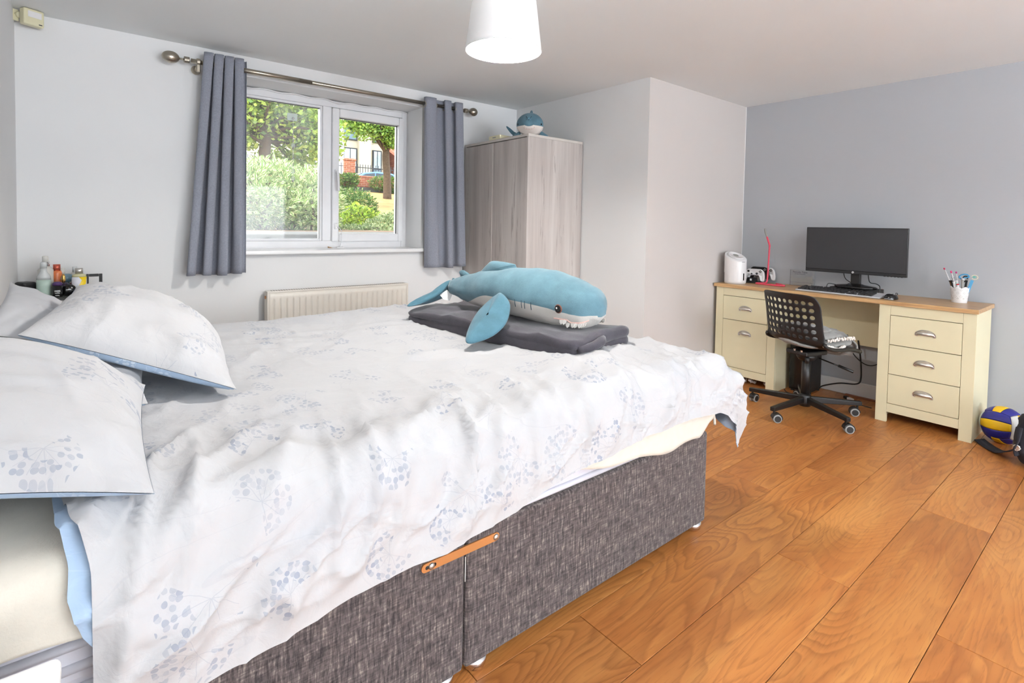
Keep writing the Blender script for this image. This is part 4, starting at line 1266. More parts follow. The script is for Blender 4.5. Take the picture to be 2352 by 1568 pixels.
# ------------------------------------------------------------------ pendant lamp
LX, LY, LZ = 1.335, 1.735, 1.905
lp = thing('pendant_lamp', 'white tapered drum lamp shade hanging from the ceiling', 'pendant lamp', (LX, LY, LZ))
n = 64
P = np.array([[(r * math.cos(t), r * math.sin(t), z) for r, z in ((0.1550, 0.0), (0.1525, 0.02), (0.1400, 0.12), (0.1325, 0.180), (0.129, 0.200))] for t in np.linspace(0, 2 * PI, n, endpoint=False)])
MB().grid(P, close_u=True).build('shade', 'shade', lp, smooth=True, solid=0.002)
for z, r in ((0.0, 0.1553), (0.200, 0.1292)):
    MB().tube([(r * math.cos(t), r * math.sin(t), z) for t in np.linspace(0, 2 * PI, 65)], 0.0022, 6).build('rim_wire', 'shade', lp, smooth=True)
for k in range(3):
    t = 2 * PI * k / 3 + 0.4
    MB().cyl((0.018 * math.cos(t), 0.018 * math.sin(t), 0.150), (0.1285 * math.cos(t), 0.1285 * math.sin(t), 0.196), 0.0018, n=6).build('spoke', 'white_plastic', lp)
MB().lathe([(0.004, 0.0), (0.024, 0.006), (0.034, 0.024), (0.036, 0.042), (0.030, 0.066), (0.020, 0.088), (0.017, 0.100)], c=(-0.005, 0.0, 0.028), n=24).build('bulb', 'bulb', lp, smooth=True)
MB().lathe([(0.020, 0), (0.021, 0.01), (0.021, 0.04), (0.012, 0.055)], c=(-0.003, 0, 0.122), n=20).build('lamp_holder', 'white_plastic', lp, smooth=True)
MB().cyl((0, 0, 0.17), (0, 0, ZC - LZ - 0.01), 0.0032, n=8).build('cord', 'white_plastic', lp, smooth=True)
MB().lathe([(0.045, 0), (0.045, 0.012), (0.030, 0.026), (0.012, 0.034)][::-1], c=(0, 0, 0), n=24).move(Matrix.Translation((0, 0, ZC - LZ)) @ Matrix.Rotation(PI, 4, 'X')).build('ceiling_rose', 'white_plastic', lp, smooth=True)

# ------------------------------------------------------------------ desk
DX0, DY0, DY1, DZ = 3.874, 0.625, 2.235, 0.765
DF = 3.894                                    # front of the frames
dk = thing('pedestal_desk', 'cream twin-pedestal desk with an oak-effect top along the grey wall', 'desk', (4.1, 1.43, 0))
rbox('desk_top', (DX0, DY0, DZ - 0.025), (XC - 0.004, DY1, DZ), 'oak', dk, bevel=0.002, world=True)
def cup_handle(parent, y, z):
    w_, h_, d_ = 0.046, 0.030, 0.022
    nu, nv = 22, 10
    P = np.zeros((nu + 1, nv + 1, 3))
    for i in range(nu + 1):
        t = PI * i / nu
        for j in range(nv + 1):
            s = j / nv * PI / 2
            P[i, j] = (DF - 0.0005 - d_ * math.sin(s) * math.sin(t) ** 0.6, y + w_ * math.cos(t) * (0.55 + 0.45 * math.cos(s)), z - 0.012 + h_ * math.sin(t) * (0.25 + 0.75 * math.cos(s)))
    h = MB().grid(P).build('cup_handle', 'steel', parent, smooth=True, solid=0.0015, world=True)
    pl = [(y + w_ * 1.12 * math.cos(t), z - 0.012 + (0.0045 + 0.0305 * math.sin(t)) ) for t in np.linspace(0, PI, 20)]
    pl += [(y - w_ * 1.12, z - 0.0165), (y - w_ * 0.85, z - 0.0205), (y - w_ * 0.70, z - 0.013), (y + w_ * 0.70, z - 0.013), (y + w_ * 0.85, z - 0.0205), (y + w_ * 1.12, z - 0.0165)]
    MB().prism(pl, DF - 0.0022, DF + 0.0002, axis='x').build('handle_plate', 'steel', parent, world=True)
    for s in (-1, 1):
        MB().ell((DF - 0.0022, y + s * w_ * 0.97, z - 0.0115), (0.0014, 0.004, 0.004), 10, 6).build('rivet', 'chrome', parent, smooth=True, world=True)
def pedestal(ya, yb, cells):
    """ya < yb: outer faces of the two front legs; cells: (z0, z1, kind)"""
    lw = 0.060
    for y in (ya, yb - lw):
        rbox('leg', (DF, y, 0), (DF + 0.022, y + lw, DZ - 0.025), 'cream', dk, bevel=0.001, world=True)
    for y in (ya, yb - 0.018):
        rbox('side_panel', (DF + 0.0225, y, 0), (XC - 0.03, y + 0.018, DZ - 0.0255), 'cream', dk, bevel=0.001, world=True)
    rbox('top_rail', (DF, ya + lw + 0.0005, 0.677), (DF + 0.018, yb - lw - 0.0005, DZ - 0.0255), 'cream', dk, bevel=0.001, world=True)
    rbox('bottom_rail', (DF, ya + lw + 0.0005, 0.064), (DF + 0.018, yb - lw - 0.0005, 0.119), 'cream', dk, bevel=0.001, world=True)
    rbox('bottom_board', (DF + 0.019, ya + 0.019, 0.070), (XC - 0.03, yb - 0.019, 0.086), 'cream', dk, bevel=0, world=True)
    rbox('back_board', (XC - 0.04, ya + 0.019, 0.087), (XC - 0.031, yb - 0.019, DZ - 0.027), 'cream', dk, bevel=0, world=True)
    rbox('inner_box', (DF + 0.022, ya + 0.030, 0.09), (XC - 0.05, yb - 0.030, DZ - 0.03), 'dark_gap', dk, bevel=0, world=True)
    for z0, z1, kind in cells:
        p = rbox(kind, (DF - 0.0008, ya + lw + 0.0022, z0 + 0.0016), (DF + 0.017, yb - lw - 0.0022, z1 - 0.0016), 'cream', dk, bevel=0.0012, world=True)
        zc = (z0 + z1) / 2 + 0.004 if kind == 'drawer' else z1 - 0.092
        cup_handle(p, (ya + yb) / 2 - 0.004, zc)
pedestal(0.634, 1.108, [(0.491, 0.675, 'drawer'), (0.306, 0.490, 'drawer'), (0.121, 0.305, 'drawer')])
pedestal(1.750, 2.222, [(0.491, 0.675, 'drawer'), (0.121, 0.490, 'door')])
rbox('modesty_panel', (XC - 0.065, 1.128, 0.385), (XC - 0.050, 1.748, DZ - 0.026), 'cream', dk, bevel=0, world=True)

# ------------------------------------------------------------------ swivel chair
CHX, CHY, CHR = 3.625, 1.425, math.radians(-16)
ch = thing('swivel_chair', 'black plastic swivel chair with a perforated back on castors at the desk', 'chair', (CHX, CHY, 0))
def Rz(p, a=CHR):
    return (p[0] * math.cos(a) - p[1] * math.sin(a), p[0] * math.sin(a) + p[1] * math.cos(a), p[2])
prof = catmull([(-0.232, 0.805), (-0.212, 0.72), (-0.195, 0.63), (-0.180, 0.555), (-0.145, 0.495), (-0.08, 0.458), (0.02, 0.442), (0.13, 0.446), (0.215, 0.448), (0.245, 0.430)], 200)
seg = np.r_[0, np.cumsum(np.linalg.norm(np.diff(prof, axis=0), axis=1))]
def prof_at(v):
    return np.interp(v, seg, prof[:, 0]), np.interp(v, seg, prof[:, 1])
WHALF = 0.205
def shell_pt(u, v):
    d, z = prof_at(v)
    t = v / seg[-1]
    e = (abs(u) / WHALF)
    half = np.interp(t, [0, 0.06, 0.35, 0.5, 0.75, 1.0], [0.90, 0.985, 1.0, 1.04, 1.04, 0.98])
    back = float(smooth01(np.array((0.52 - t) / 0.16)))
    d2 = d + back * 0.062 * e ** 2.2
    z2 = z + (1 - back) * 0.030 * e ** 3 * float(smooth01(np.array((0.97 - t) / 0.2)))
    if t < 0.08:
        z2 -= 0.014 * e ** 6
        d2 -= 0.018 * (1 - t / 0.08) ** 2
    return Rz((d2, u * half, z2))
ncol, nrow = 9, 6
ub = np.linspace(-0.178, 0.178, 2 * ncol + 1)
ub = np.r_[-WHALF, -0.192, ub, 0.192, WHALF]
v0, rowh = 0.035, 0.0445
vb = np.r_[0.0, 0.018, v0 + np.linspace(0, nrow * rowh, 2 * nrow + 1), np.linspace(v0 + nrow * rowh, seg[-1], 17)[1:]]
nu, nv = len(ub), len(vb)
mb = MB()
vs = [shell_pt(ub[i], vb[j]) for i in range(nu) for j in range(nv)]
fs = []
hole_cells = {}
for c in range(ncol):
    for r_ in range(nrow):
        hole_cells[(2 + 2 * c, 2 + 2 * r_)] = True
done = set()
for (i, j) in hole_cells:
    ring = [(i, j), (i + 1, j), (i + 2, j), (i + 2, j + 1), (i + 2, j + 2), (i + 1, j + 2), (i, j + 2), (i, j + 1)]
    for q in ((i, j), (i + 1, j), (i + 1, j + 1), (i, j + 1)):
        done.add(q)
    uc, vc = ub[i + 1], vb[j + 1]
    rr = 0.0122
    base = len(vs)
    for (a_, b_) in ring:
        t = math.atan2(vb[b_] - vc, ub[a_] - uc)
        t = round(t / (PI / 4)) * PI / 4
        vs.append(shell_pt(uc + rr * math.cos(t) * 1.08, vc + rr * math.sin(t) * 1.08))
    for k in range(8):
        k2 = (k + 1) % 8
        fs.append((ring[k][0] * nv + ring[k][1], ring[k2][0] * nv + ring[k2][1], base + k2, base + k))
for i in range(nu - 1):
    for j in range(nv - 1):
        if (i, j) in done:
            continue
        fs.append((i * nv + j, (i + 1) * nv + j, (i + 1) * nv + j + 1, i * nv + j + 1))
mb.add(vs, fs)
mb.build('seat_shell', 'black_plastic', ch, smooth=True, solid=0.007, sub=1)
# side flanges under the seat edges
for s in (-1, 1):
    pts = [np.array(shell_pt(s * WHALF, v)) + np.array([0, 0, -0.012]) for v in np.linspace(0.30, seg[-1] * 0.96, 14)]
    MB().tube(pts, 0.012, 8).build('edge_roll', 'black_plastic', ch, smooth=True)
mb = MB()
mb.box((-0.10, -0.075, 0.395), (0.10, 0.075, 0.425))
mb.move(Matrix.Rotation(CHR, 4, 'Z'))
mb.build('seat_plate', 'black_metal', ch, bevel=0.008)
MB().lathe([(0.045, 0.355), (0.060, 0.375), (0.060, 0.396)], n=24).build('tilt_housing', 'black_metal', ch, smooth=True)
for yy in (-0.05, 0.0):
    MB().cyl(Rz((-0.11, yy, 0.424)), Rz((-0.11, yy, 0.436)), 0.008, n=10).build('bolt', 'chrome', ch)
MB().cyl(Rz((-0.07, -0.06, 0.39)), Rz((-0.07, -0.06, 0.352)), 0.013, n=14).build('tension_knob', 'black_plastic', ch, smooth=True)
MB().tube([Rz((0.05, -0.05, 0.372)), Rz((0.08, -0.13, 0.352)), Rz((0.09, -0.16, 0.345))], 0.0045, 8).build('height_lever', 'black_metal', ch, smooth=True)
MB().tube([Rz((0.09, -0.155, 0.346)), Rz((0.115, -0.235, 0.325))], 0.0085, 10).build('lever_grip', 'black_plastic', ch, smooth=True)
MB().cyl((0, 0, 0.13), (0, 0, 0.365), 0.026, n=24).build('column', 'black_metal', ch, smooth=True)
MB().lathe([(0.034, 0.055), (0.037, 0.075), (0.037, 0.120), (0.028, 0.135)], n=24).build('hub', 'black_metal', ch, smooth=True)
for k in range(5):
    a_ = math.radians(27 + 72 * k)
    dx, dy = math.cos(a_), math.sin(a_)
    R5 = 0.325
    leg = MB()
    h0, h1 = 0.118, 0.098
    w_ = 0.0145
    nx, ny = -dy, dx
    vs = []
    for r_, zt, hh in ((0.020, h0, 0.042), (R5 + 0.022, h1, 0.026)):
        for sgn, z in ((-1, zt - hh), (1, zt - hh), (1, zt), (-1, zt)):
            vs.append((dx * r_ + nx * w_ * sgn, dy * r_ + ny * w_ * sgn, z))
    leg.add(vs, [(0, 1, 2, 3), (4, 7, 6, 5), (0, 4, 5, 1), (1, 5, 6, 2), (2, 6, 7, 3), (3, 7, 4, 0)])
    lg = leg.build('star_leg', 'black_metal', ch, bevel=0.004)
    # twin-wheel castor trailing at its own angle
    ca = a_ + (0.6, -1.9, 2.5, 1.2, 2.9)[k]
    cx_, cy_ = dx * R5, dy * R5
    MB().cyl((cx_, cy_, 0.045), (cx_, cy_, 0.076), 0.006, n=10).build('castor_stem', 'black_metal', lg)
    fx, fy = math.cos(ca), math.sin(ca)
    wx_, wy_ = cx_ + fx * 0.016, cy_ + fy * 0.016
    sx_, sy_ = -fy, fx
    hood = MB()
    P = np.array([[(wx_ + fx * 0.029 * math.cos(t) + sx_ * s, wy_ + fy * 0.029 * math.cos(t) + sy_ * s, 0.028 + 0.030 * math.sin(t)) for s in (-0.019, -0.015, 0.0, 0.015, 0.019)] for t in np.linspace(-0.2, PI * 0.98, 14)])
    hood.grid(P)
    hood.build('castor_hood', 'black_plastic', lg, smooth=True, solid=0.004)
    for s in (-1, 1):
        c0 = Vector((wx_ + sx_ * 0.006 * s, wy_ + sy_ * 0.006 * s, 0.0265)); c1 = Vector((wx_ + sx_ * 0.021 * s, wy_ + sy_ * 0.021 * s, 0.0265))
        wl = MB().cyl(c0, c1, 0.0262, n=20).build('castor_wheel', 'grey_rubber', lg, bevel=0.003)
        MB().cyl(c1, c1 + (c1 - c0).normalized() * 0.0015, 0.019, n=18).build('wheel_cap', 'black_plastic', lg)

# throw folded on the seat
tw = thing('fleece_throw', 'grey fleece throw with frayed white edging bundled on the swivel chair seat', 'throw', (CHX + 0.06, CHY - 0.02, 0.455))
def lump(cx, cy, z0, lx, ly, h, seed, tilt=0.0, droop=0.0, e=3.0):
    n, m = 44, 20
    P = np.zeros((n, m, 3))
    for i in range(n):
        t = 2 * PI * i / n
        ct, st = math.cos(t), math.sin(t)
        q = (abs(ct) ** e + abs(st) ** e) ** (-1 / e)
        for j in range(m):
            ph = PI * j / (m - 1)
            rr = math.sin(ph) ** 0.55
            x = lx * q * ct * rr; y = ly * q * st * rr
            z = -math.cos(ph) * h / 2
            nz_ = (fbm(np.array(x * 9 + seed), np.array(y * 9), seed, 3) - 0.5) * 0.050 + (crease(np.array(x * 8 + y * 5), np.array(y * 13), seed + 4, 3) - 0.3) * 0.016
            zz = z0 + h / 2 + z + (nz_ * (1 if z > 0 else 0.3)) + tilt * x - droop * max(0, x - lx * 0.45) ** 2 * 22
            P[i, j] = Rz((cx + x, cy + y, zz))
    P[..., 0] += CHX; P[..., 1] += CHY
    return P
L1 = lump(0.055, -0.005, 0.452, 0.205, 0.180, 0.060, 4, droop=0.035)
L2 = lump(0.050, 0.000, 0.500, 0.195, 0.172, 0.055, 9, droop=0.02)
L3 = lump(0.010, 0.015, 0.536, 0.155, 0.150, 0.050, 14, tilt=-0.05)
for L in (L1, L2, L3):
    MB().grid(L, close_u=True).build('folded_layer', 'throw', tw, smooth=True, world=True)
# hanging fold over the front edge
P = np.zeros((26, 12, 3))
for i in range(26):
    u = i / 25
    for j in range(12):
        v = j / 11
        x = 0.215 + 0.055 * math.sin(min(1, v * 1.6) * PI / 2) + 0.010 * math.sin(u * 15)
        z = 0.500 - 0.115 * v * (0.7 + 0.5 * math.sin(u * PI * 0.9))
        P[i, j] = np.array(Rz((x, -0.15 + 0.30 * u, z))) + np.array([CHX, CHY, 0])
MB().grid(P).build('hanging_fold', 'throw', tw, smooth=True, solid=0.010, world=True)
def fringe(pts, name='frayed_edging'):
    C_ = catmull(pts, 46)
    rng = random.Random(len(pts) * 7 + int(pts[0][2] * 1000))
    mb = MB()
    for i in range(len(C_) - 1):
        for _ in range(3):
            o = np.array([rng.uniform(-0.006, 0.006), rng.uniform(-0.006, 0.006), rng.uniform(-0.009, 0.005)])
            mb.ell(C_[i] + o, (0.006 + rng.random() * 0.004, 0.005, 0.005 + rng.random() * 0.004), 6, 5)
    o = mb.build(name, 'fringe', tw, smooth=True, world=True, kind='stuff')
def ch_w(p):
    q = Rz(p)
    return (q[0] + CHX, q[1] + CHY, q[2])
fringe([ch_w(p) for p in ((-0.05, -0.185, 0.520), (0.04, -0.186, 0.524), (0.12, -0.183, 0.522), (0.20, -0.165, 0.515), (0.255, -0.13, 0.505), (0.270, -0.08, 0.485), (0.268, -0.03, 0.462))])
fringe([ch_w(p) for p in ((-0.10, -0.190, 0.500), (-0.055, -0.196, 0.482), (0.0, -0.200, 0.466), (0.045, -0.200, 0.452))])
fringe([ch_w(p) for p in ((0.075, -0.197, 0.478), (0.045, -0.200, 0.470), (0.02, -0.200, 0.458))])

# ------------------------------------------------------------------ computer gear
pc = thing('computer_tower', 'black computer tower standing on the floor under the desk', 'computer', (4.185, 1.645, 0))
rbox('case', (4.070, 1.565, 0.012), (4.255, 1.718, 0.345), 'black_plastic', pc, bevel=0.006, world=True)
rbox('front_panel', (4.0655, 1.570, 0.018), (4.0705, 1.713, 0.340), 'black_gloss', pc, bevel=0.002, world=True)
for x, y in ((4.09, 1.58), (4.09, 1.70), (4.24, 1.58), (4.24, 1.70)):
    MB().cyl((x, y, 0), (x, y, 0.013), 0.012, n=12).build('foot', 'black_plastic', pc, world=True)
def cable(label, pts, r=0.0035, mat='cable', n=40):
    o = MB().tube(pts, r, 6, n).build('cable', mat, smooth=True)
    return tag(o, label, 'cable')
cable('black cable looping from under the desk top down to the floor behind the chair', [(4.25, 1.33, 0.42), (4.245, 1.31, 0.30), (4.24, 1.30, 0.16), (4.22, 1.32, 0.115), (4.20, 1.42, 0.10), (4.19, 1.52, 0.06), (4.19, 1.555, 0.03)], 0.005)
cable('thin black cable hanging in a loop beside the right pedestal of the desk', [(4.25, 1.40, 0.45), (4.24, 1.36, 0.33), (4.22, 1.27, 0.265), (4.21, 1.19, 0.29), (4.215, 1.135, 0.40)], 0.0035)
cable('black cable lying on the floor in front of the computer tower', [(4.05, 1.74, 0.005), (3.99, 1.70, 0.005), (3.98, 1.64, 0.005), (4.02, 1.61, 0.005), (4.05, 1.60, 0.02)], 0.003)
cable('black cable running from the left pedestal to the computer tower', [(4.15, 1.748, 0.145), (4.12, 1.735, 0.125), (4.10, 1.722, 0.125)], 0.003)
ad = thing('usb_adapter', 'small white adapter with a black plug lying on the floor by the skirting', 'adapter', (4.175, 1.34, 0.0), rotz=math.radians(60))
rbox('case', (-0.022, -0.011, 0.002), (0.022, 0.011, 0.018), 'white_plastic', ad, bevel=0.003)
rbox('plug', (0.0225, -0.014, 0.0), (0.052, 0.014, 0.020), 'black_plastic', ad, bevel=0.004)
MB().tube([(-0.022, 0, 0.008), (-0.08, 0.02, 0.005), (-0.17, -0.01, 0.005)], 0.003, 6, 14).build('lead', 'cable', ad, smooth=True)
ts = MB()
rng = random.Random(3)
for i, (x, y) in enumerate(((3.97, 2.02), (3.98, 1.95), (4.0, 1.84))):
    P = np.array([[(x + 0.02 * (u - 3) / 3 + rng.uniform(-.006, .006), y + 0.022 * (v - 3) / 3 + rng.uniform(-.006, .006), 0.004 + rng.random() * 0.035) for v in range(7)] for u in range(7)])
    o = MB().grid(P).build('tissue', 'tissue', solid=0.002)
    tag(o, ('crumpled white tissue on the floor under the left pedestal next to the wall', 'crumpled white tissue on the floor in the middle under the left pedestal', 'crumpled white tissue on the floor by the inner leg of the left pedestal')[i], 'tissue', 'tissues under the desk')
pn = thing('conduit_strip', 'short brown strip lying on the floor along the skirting under the desk', 'strip', (4.285, 1.25, 0))
MB().box((-0.012, -0.10, 0.0), (0.012, 0.16, 0.012)).build('strip', simple('brown_strip', (150, 92, 62), 0.5), pn, bevel=0.003)

mon = thing('monitor', 'black flat computer monitor with a round white badge standing on the desk', 'monitor', (4.125, 1.325, 0.803))
MX = 4.095
rbox('housing', (MX, 1.022, 0.900), (MX + 0.022, 1.640, 1.219), 'bezel', mon, bevel=0.003, world=True)
rbox('back_bulge', (MX + 0.022, 1.13, 0.95), (MX + 0.045, 1.53, 1.16), 'bezel', mon, bevel=0.01, world=True)
MB().box((MX - 0.0012, 1.029, 0.923), (MX, 1.633, 1.213)).build('screen', 'screen', mon, world=True)
MB().box((MX - 0.0014, 1.026, 0.920), (MX, 1.636, 0.9225)).build('bezel_line', 'black_gloss', mon, world=True)
bd = MB().cyl((MX - 0.0016, 1.331, 0.9115), (MX, 1.331, 0.9115), 0.0072, n=28).build('badge', 'white_print', mon, world=True)
T = Matrix.Translation(Vector((MX - 0.0018, 1.331, 0.9118)) - mon.location) @ Matrix(((0, 0, -1, 0), (-1, 0.18, 0, 0), (0, 1, 0, 0), (0, 0, 0, 1)))
text_mesh('badge_letters', 'hp', 0.012, 'ink', mon, T, 0.0002)
for k in range(6):
    MB().box((MX + 0.004, 1.045 + 0.019 * k, 0.8975), (MX + 0.014, 1.056 + 0.019 * k, 0.901)).build('button', 'bezel', mon, world=True)
MB().box((MX + 0.024, 1.292, 0.828), (MX + 0.052, 1.352, 1.0)).build('neck', 'black_plastic', mon, bevel=0.006, world=True)
MB().lathe([(0.0, 0.803), (0.128, 0.803), (0.130, 0.812), (0.120, 0.818), (0.055, 0.826), (0.04, 0.832), (0.0, 0.833)], c=(MX + 0.035, 1.322, 0), n=48, close=False, sx=0.68).build('foot', 'black_gloss', mon, smooth=True, world=True)
bx_ = MB().box((4.078, 1.180, DZ + 0.0008), (4.225, 1.468, DZ + 0.0375)).build('desktop_box', 'black_plastic', bevel=0.004)
tag(bx_, 'flat black box under the foot of the monitor', 'box')
cable('black lead curving down behind the left of the monitor neck', [(MX + 0.05, 1.40, 0.97), (MX + 0.055, 1.405, 0.90), (MX + 0.05, 1.39, 0.86), (4.19, 1.37, 0.83), (4.215, 1.36, 0.81)], 0.003)
cable('black lead curving from the monitor down over the flat black box', [(MX + 0.05, 1.25, 0.96), (MX + 0.05, 1.252, 0.895), (MX + 0.03, 1.235, 0.85), (MX + 0.03, 1.20, 0.843), (MX + 0.01, 1.172, 0.83), (MX + 0.0, 1.168, 0.80), (MX + 0.0, 1.172, 0.772)], 0.003)
cable('black lead coiled at the left end of the flat black box', [(MX + 0.02, 1.44, 0.815), (MX - 0.01, 1.475, 0.822), (MX - 0.02, 1.485, 0.80), (MX - 0.015, 1.475, 0.772)], 0.0028)

kb = thing('keyboard', 'black and silver computer keyboard on the desk in front of the monitor', 'keyboard', (3.995, 1.376, DZ), rotz=math.radians(-2.0))
kl, kd = 0.262, 0.070
kb_case = MB().add([(-kd, -kl, 0.002), (kd, -kl, 0.002), (kd, kl, 0.002), (-kd, kl, 0.002), (-kd, -kl, 0.010), (kd, -kl, 0.026), (kd, kl, 0.026), (-kd, kl, 0.010)], [(0, 3, 2, 1), (4, 5, 6, 7), (0, 1, 5, 4), (1, 2, 6, 5), (2, 3, 7, 6), (3, 0, 4, 7)])
kb_case.build('case', 'silver_plastic', kb, bevel=0.003)
slope = math.atan2(0.016, 2 * kd)
rows_ = [(0.055, 'f'), (0.031, 'n'), (0.011, 'n'), (-0.009, 'n'), (-0.029, 'n'), (-0.049, 's')]
kmesh = {}
def key(x, y, w):
    w = round(w, 4)
    z = 0.018 + (x / kd) * 0.008
    if w not in kmesh:
        o = MB().box((-0.0085, -w / 2 + 0.0012, 0.0), (0.0085, w / 2 - 0.0012, 0.0085), taper=0.86).build('key', 'key', kb)
        kmesh[w] = o.data
    else:
        o = bpy.data.objects.new('key', kmesh[w])
        COL.objects.link(o)
        o.parent = kb
    o.location = (x, y, z)
    o.rotation_euler = (0, -slope, 0)
U_ = 0.0205
L0 = kl - 0.010
for x, kind in rows_:
    y = L0
    if kind == 'f':
        ys = [L0 - U_ * (0.5 + (k if k == 0 else k + 1 + 0.5 * ((k - 1) // 4))) for k in range(13)]
        for yy in ys:
            key(x, yy, U_)
    elif kind == 's':
        for wk in (1.25, 1.25, 1.25, 6.25, 1.25, 1.25, 1.25, 1.25):
            key(x, y - U_ * wk / 2, U_ * wk); y -= U_ * wk
    else:
        first = {0.031: 1.0, 0.011: 1.5, -0.009: 1.75, -0.029: 2.25}[x]
        cnt = {0.031: 12, 0.011: 11, -0.009: 11, -0.029: 10}[x]
        for wk in [first] + [1.0] * cnt + [15.0 - first - cnt]:
            key(x, y - U_ * wk / 2, U_ * wk); y -= U_ * wk
    # cursor block
    yc = L0 - U_ * 15.35
    if x in (0.055, 0.031, 0.011):
        for k in range(3):
            key(x, yc - U_ * (k + 0.5), U_)
    elif x == -0.029:
        key(x, yc - U_ * 1.5, U_)
    elif x == -0.049:
        for k in range(3):
            key(x, yc - U_ * (k + 0.5), U_)
    yn_ = L0 - U_ * 18.7
    if x != 0.055:
        for k in range(4):
            key(x, yn_ - U_ * (k + 0.5), U_)
for a_, b_ in (((-0.062, 15.4), (-0.020, 18.4)),):
    MB().box((-0.020, L0 - U_ * 18.4, 0.0158), (0.000, L0 - U_ * 15.4, 0.0166)).build('cursor_panel', 'silver_plastic', kb)

mo_ = thing('mouse', 'black wired mouse with silver trim on the desk beside the keyboard', 'mouse', (3.985, 1.072, DZ))
P = np.zeros((24, 11, 3))
for i in range(24):
    t = 2 * PI * i / 24
    for j in range(11):
        ph = PI / 2 * j / 10
        q = (abs(math.cos(t)) ** 2.6 + abs(math.sin(t)) ** 2.6) ** (-1 / 2.6)
        P[i, j] = (0.058 * q * math.cos(t) * math.cos(ph) ** 0.6, 0.034 * q * math.sin(t) * math.cos(ph) ** 0.6, 0.001 + 0.034 * math.sin(ph) * (1 - 0.25 * math.cos(t) * math.cos(ph)))
MB().grid(P, close_u=True).build('body', 'black_gloss', mo_, smooth=True)
for s in (-1, 1):
    MB().tube([(-0.050, s * 0.012, 0.022), (-0.025, s * 0.020, 0.031), (0.010, s * 0.016, 0.036), (0.035, s * 0.012, 0.030)], 0.0012, 6, 12).build('trim_line', 'silver_plastic', mo_, smooth=True)
MB().tube([(-0.058, -0.020, 0.006), (-0.0605, 0.0, 0.006), (-0.058, 0.020, 0.006)], 0.002, 6, 10).build('rear_trim', 'silver_plastic', mo_, smooth=True)
MB().ell((-0.012, 0, 0.0365), (0.006, 0.005, 0.0015), 12, 6).build('emblem', 'grey_plastic', mo_, smooth=True)
MB().tube([(0.055, 0.0, 0.012), (0.075, -0.004, 0.012), (0.09, -0.010, 0.028), (0.098, 0.0, 0.032), (0.09, 0.010, 0.018), (0.085, 0.03, 0.006), (0.08, 0.055, 0.004)], 0.0022, 6, 30).build('lead', 'cable', mo_, smooth=True)

py = thing('stylus_pen', 'black stylus pen lying behind the keyboard', 'pen', (4.092, 1.525, DZ), rotz=0.0)
MB().tube([(0, -0.05, 0.005), (0.002, 0.06, 0.005)], 0.004, 10).build('barrel', 'black_plastic', py, smooth=True)
MB().tube([(0.002, 0.06, 0.005), (0.0022, 0.074, 0.005)], 0.003, 10, radii=[0.004, 0.0012]).build('tip', 'grey_plastic', py, smooth=True)
MB().lathe([(0.014, 0), (0.016, 0.010), (0.010, 0.018), (0.003, 0.021)], c=(0.0, -0.062, 0.0), n=16).build('holder', 'black_plastic', py, smooth=True)

# mist humidifier with a sloping round top
hu = thing('humidifier', 'white cylindrical humidifier with a slanted top at the wall end of the desk', 'humidifier', (4.000, 2.128, DZ))
n = 48
P = np.zeros((n, 9, 3))
hr = 0.082
for i in range(n):
    t = 2 * PI * i / n
    sl = 0.215 - 0.035 * (math.cos(t - math.radians(245)))
    for j, (rr, zz) in enumerate(((0.90, 0.0), (0.985, 0.006), (1.0, 0.02), (1.0, 0.10), (1.0, sl - 0.012), (0.985, sl - 0.003), (0.94, sl), (0.88, sl + 0.001), (0.0, None))):
        if zz is None:
            P[i, j] = (0, 0, 0.2165)
        else:
            P[i, j] = (hr * rr * math.cos(t), hr * rr * math.sin(t), zz if j < 7 else 0.217 - 0.035 * rr * math.cos(t - math.radians(245)) - 0.001)
MB().grid(P, close_u=True).build('body', 'white_plastic', hu, smooth=True)
T = Matrix.Translation((0, 0, 0.219)) @ Matrix.Rotation(math.radians(245), 4, 'Z') @ Matrix.Rotation(math.atan2(0.035, hr), 4, 'Y')
MB().lathe([(0.060, 0.0), (0.060, 0.004), (0.055, 0.006), (0.052, 0.003), (0.0, 0.003)], n=32, close=False).move(T).build('lid_ring', 'white_plastic', hu, smooth=True)
MB().lathe([(0.022, 0.003), (0.022, 0.0045), (0.0, 0.0045)], n=24, close=False).move(T).build('vent', 'grey_plastic', hu)
def curved_strip(a0, a1, z0, z1, r, name, mat, parent):
    P = np.array([[(r * math.cos(t), r * math.sin(t), z) for z in np.linspace(z0, z1, 4)] for t in np.linspace(a0, a1, 8)])
    MB().grid(P).build(name, mat, parent, smooth=True, solid=0.001)
va = math.atan2(-2.128, -4.0)                       # direction from the humidifier to the room
curved_strip(va + 0.78, va + 0.92, 0.03, 0.085, hr + 0.0006, 'level_window', 'black_gloss', hu)
curved_strip(va - 1.50, va - 1.32, 0.012, 0.085, hr + 0.0006, 'back_vent', 'black_plastic', hu)
curved_strip(va + 0.62, va + 0.98, 0.172, 0.175, hr + 0.0006, 'maker_mark', 'ink', hu)

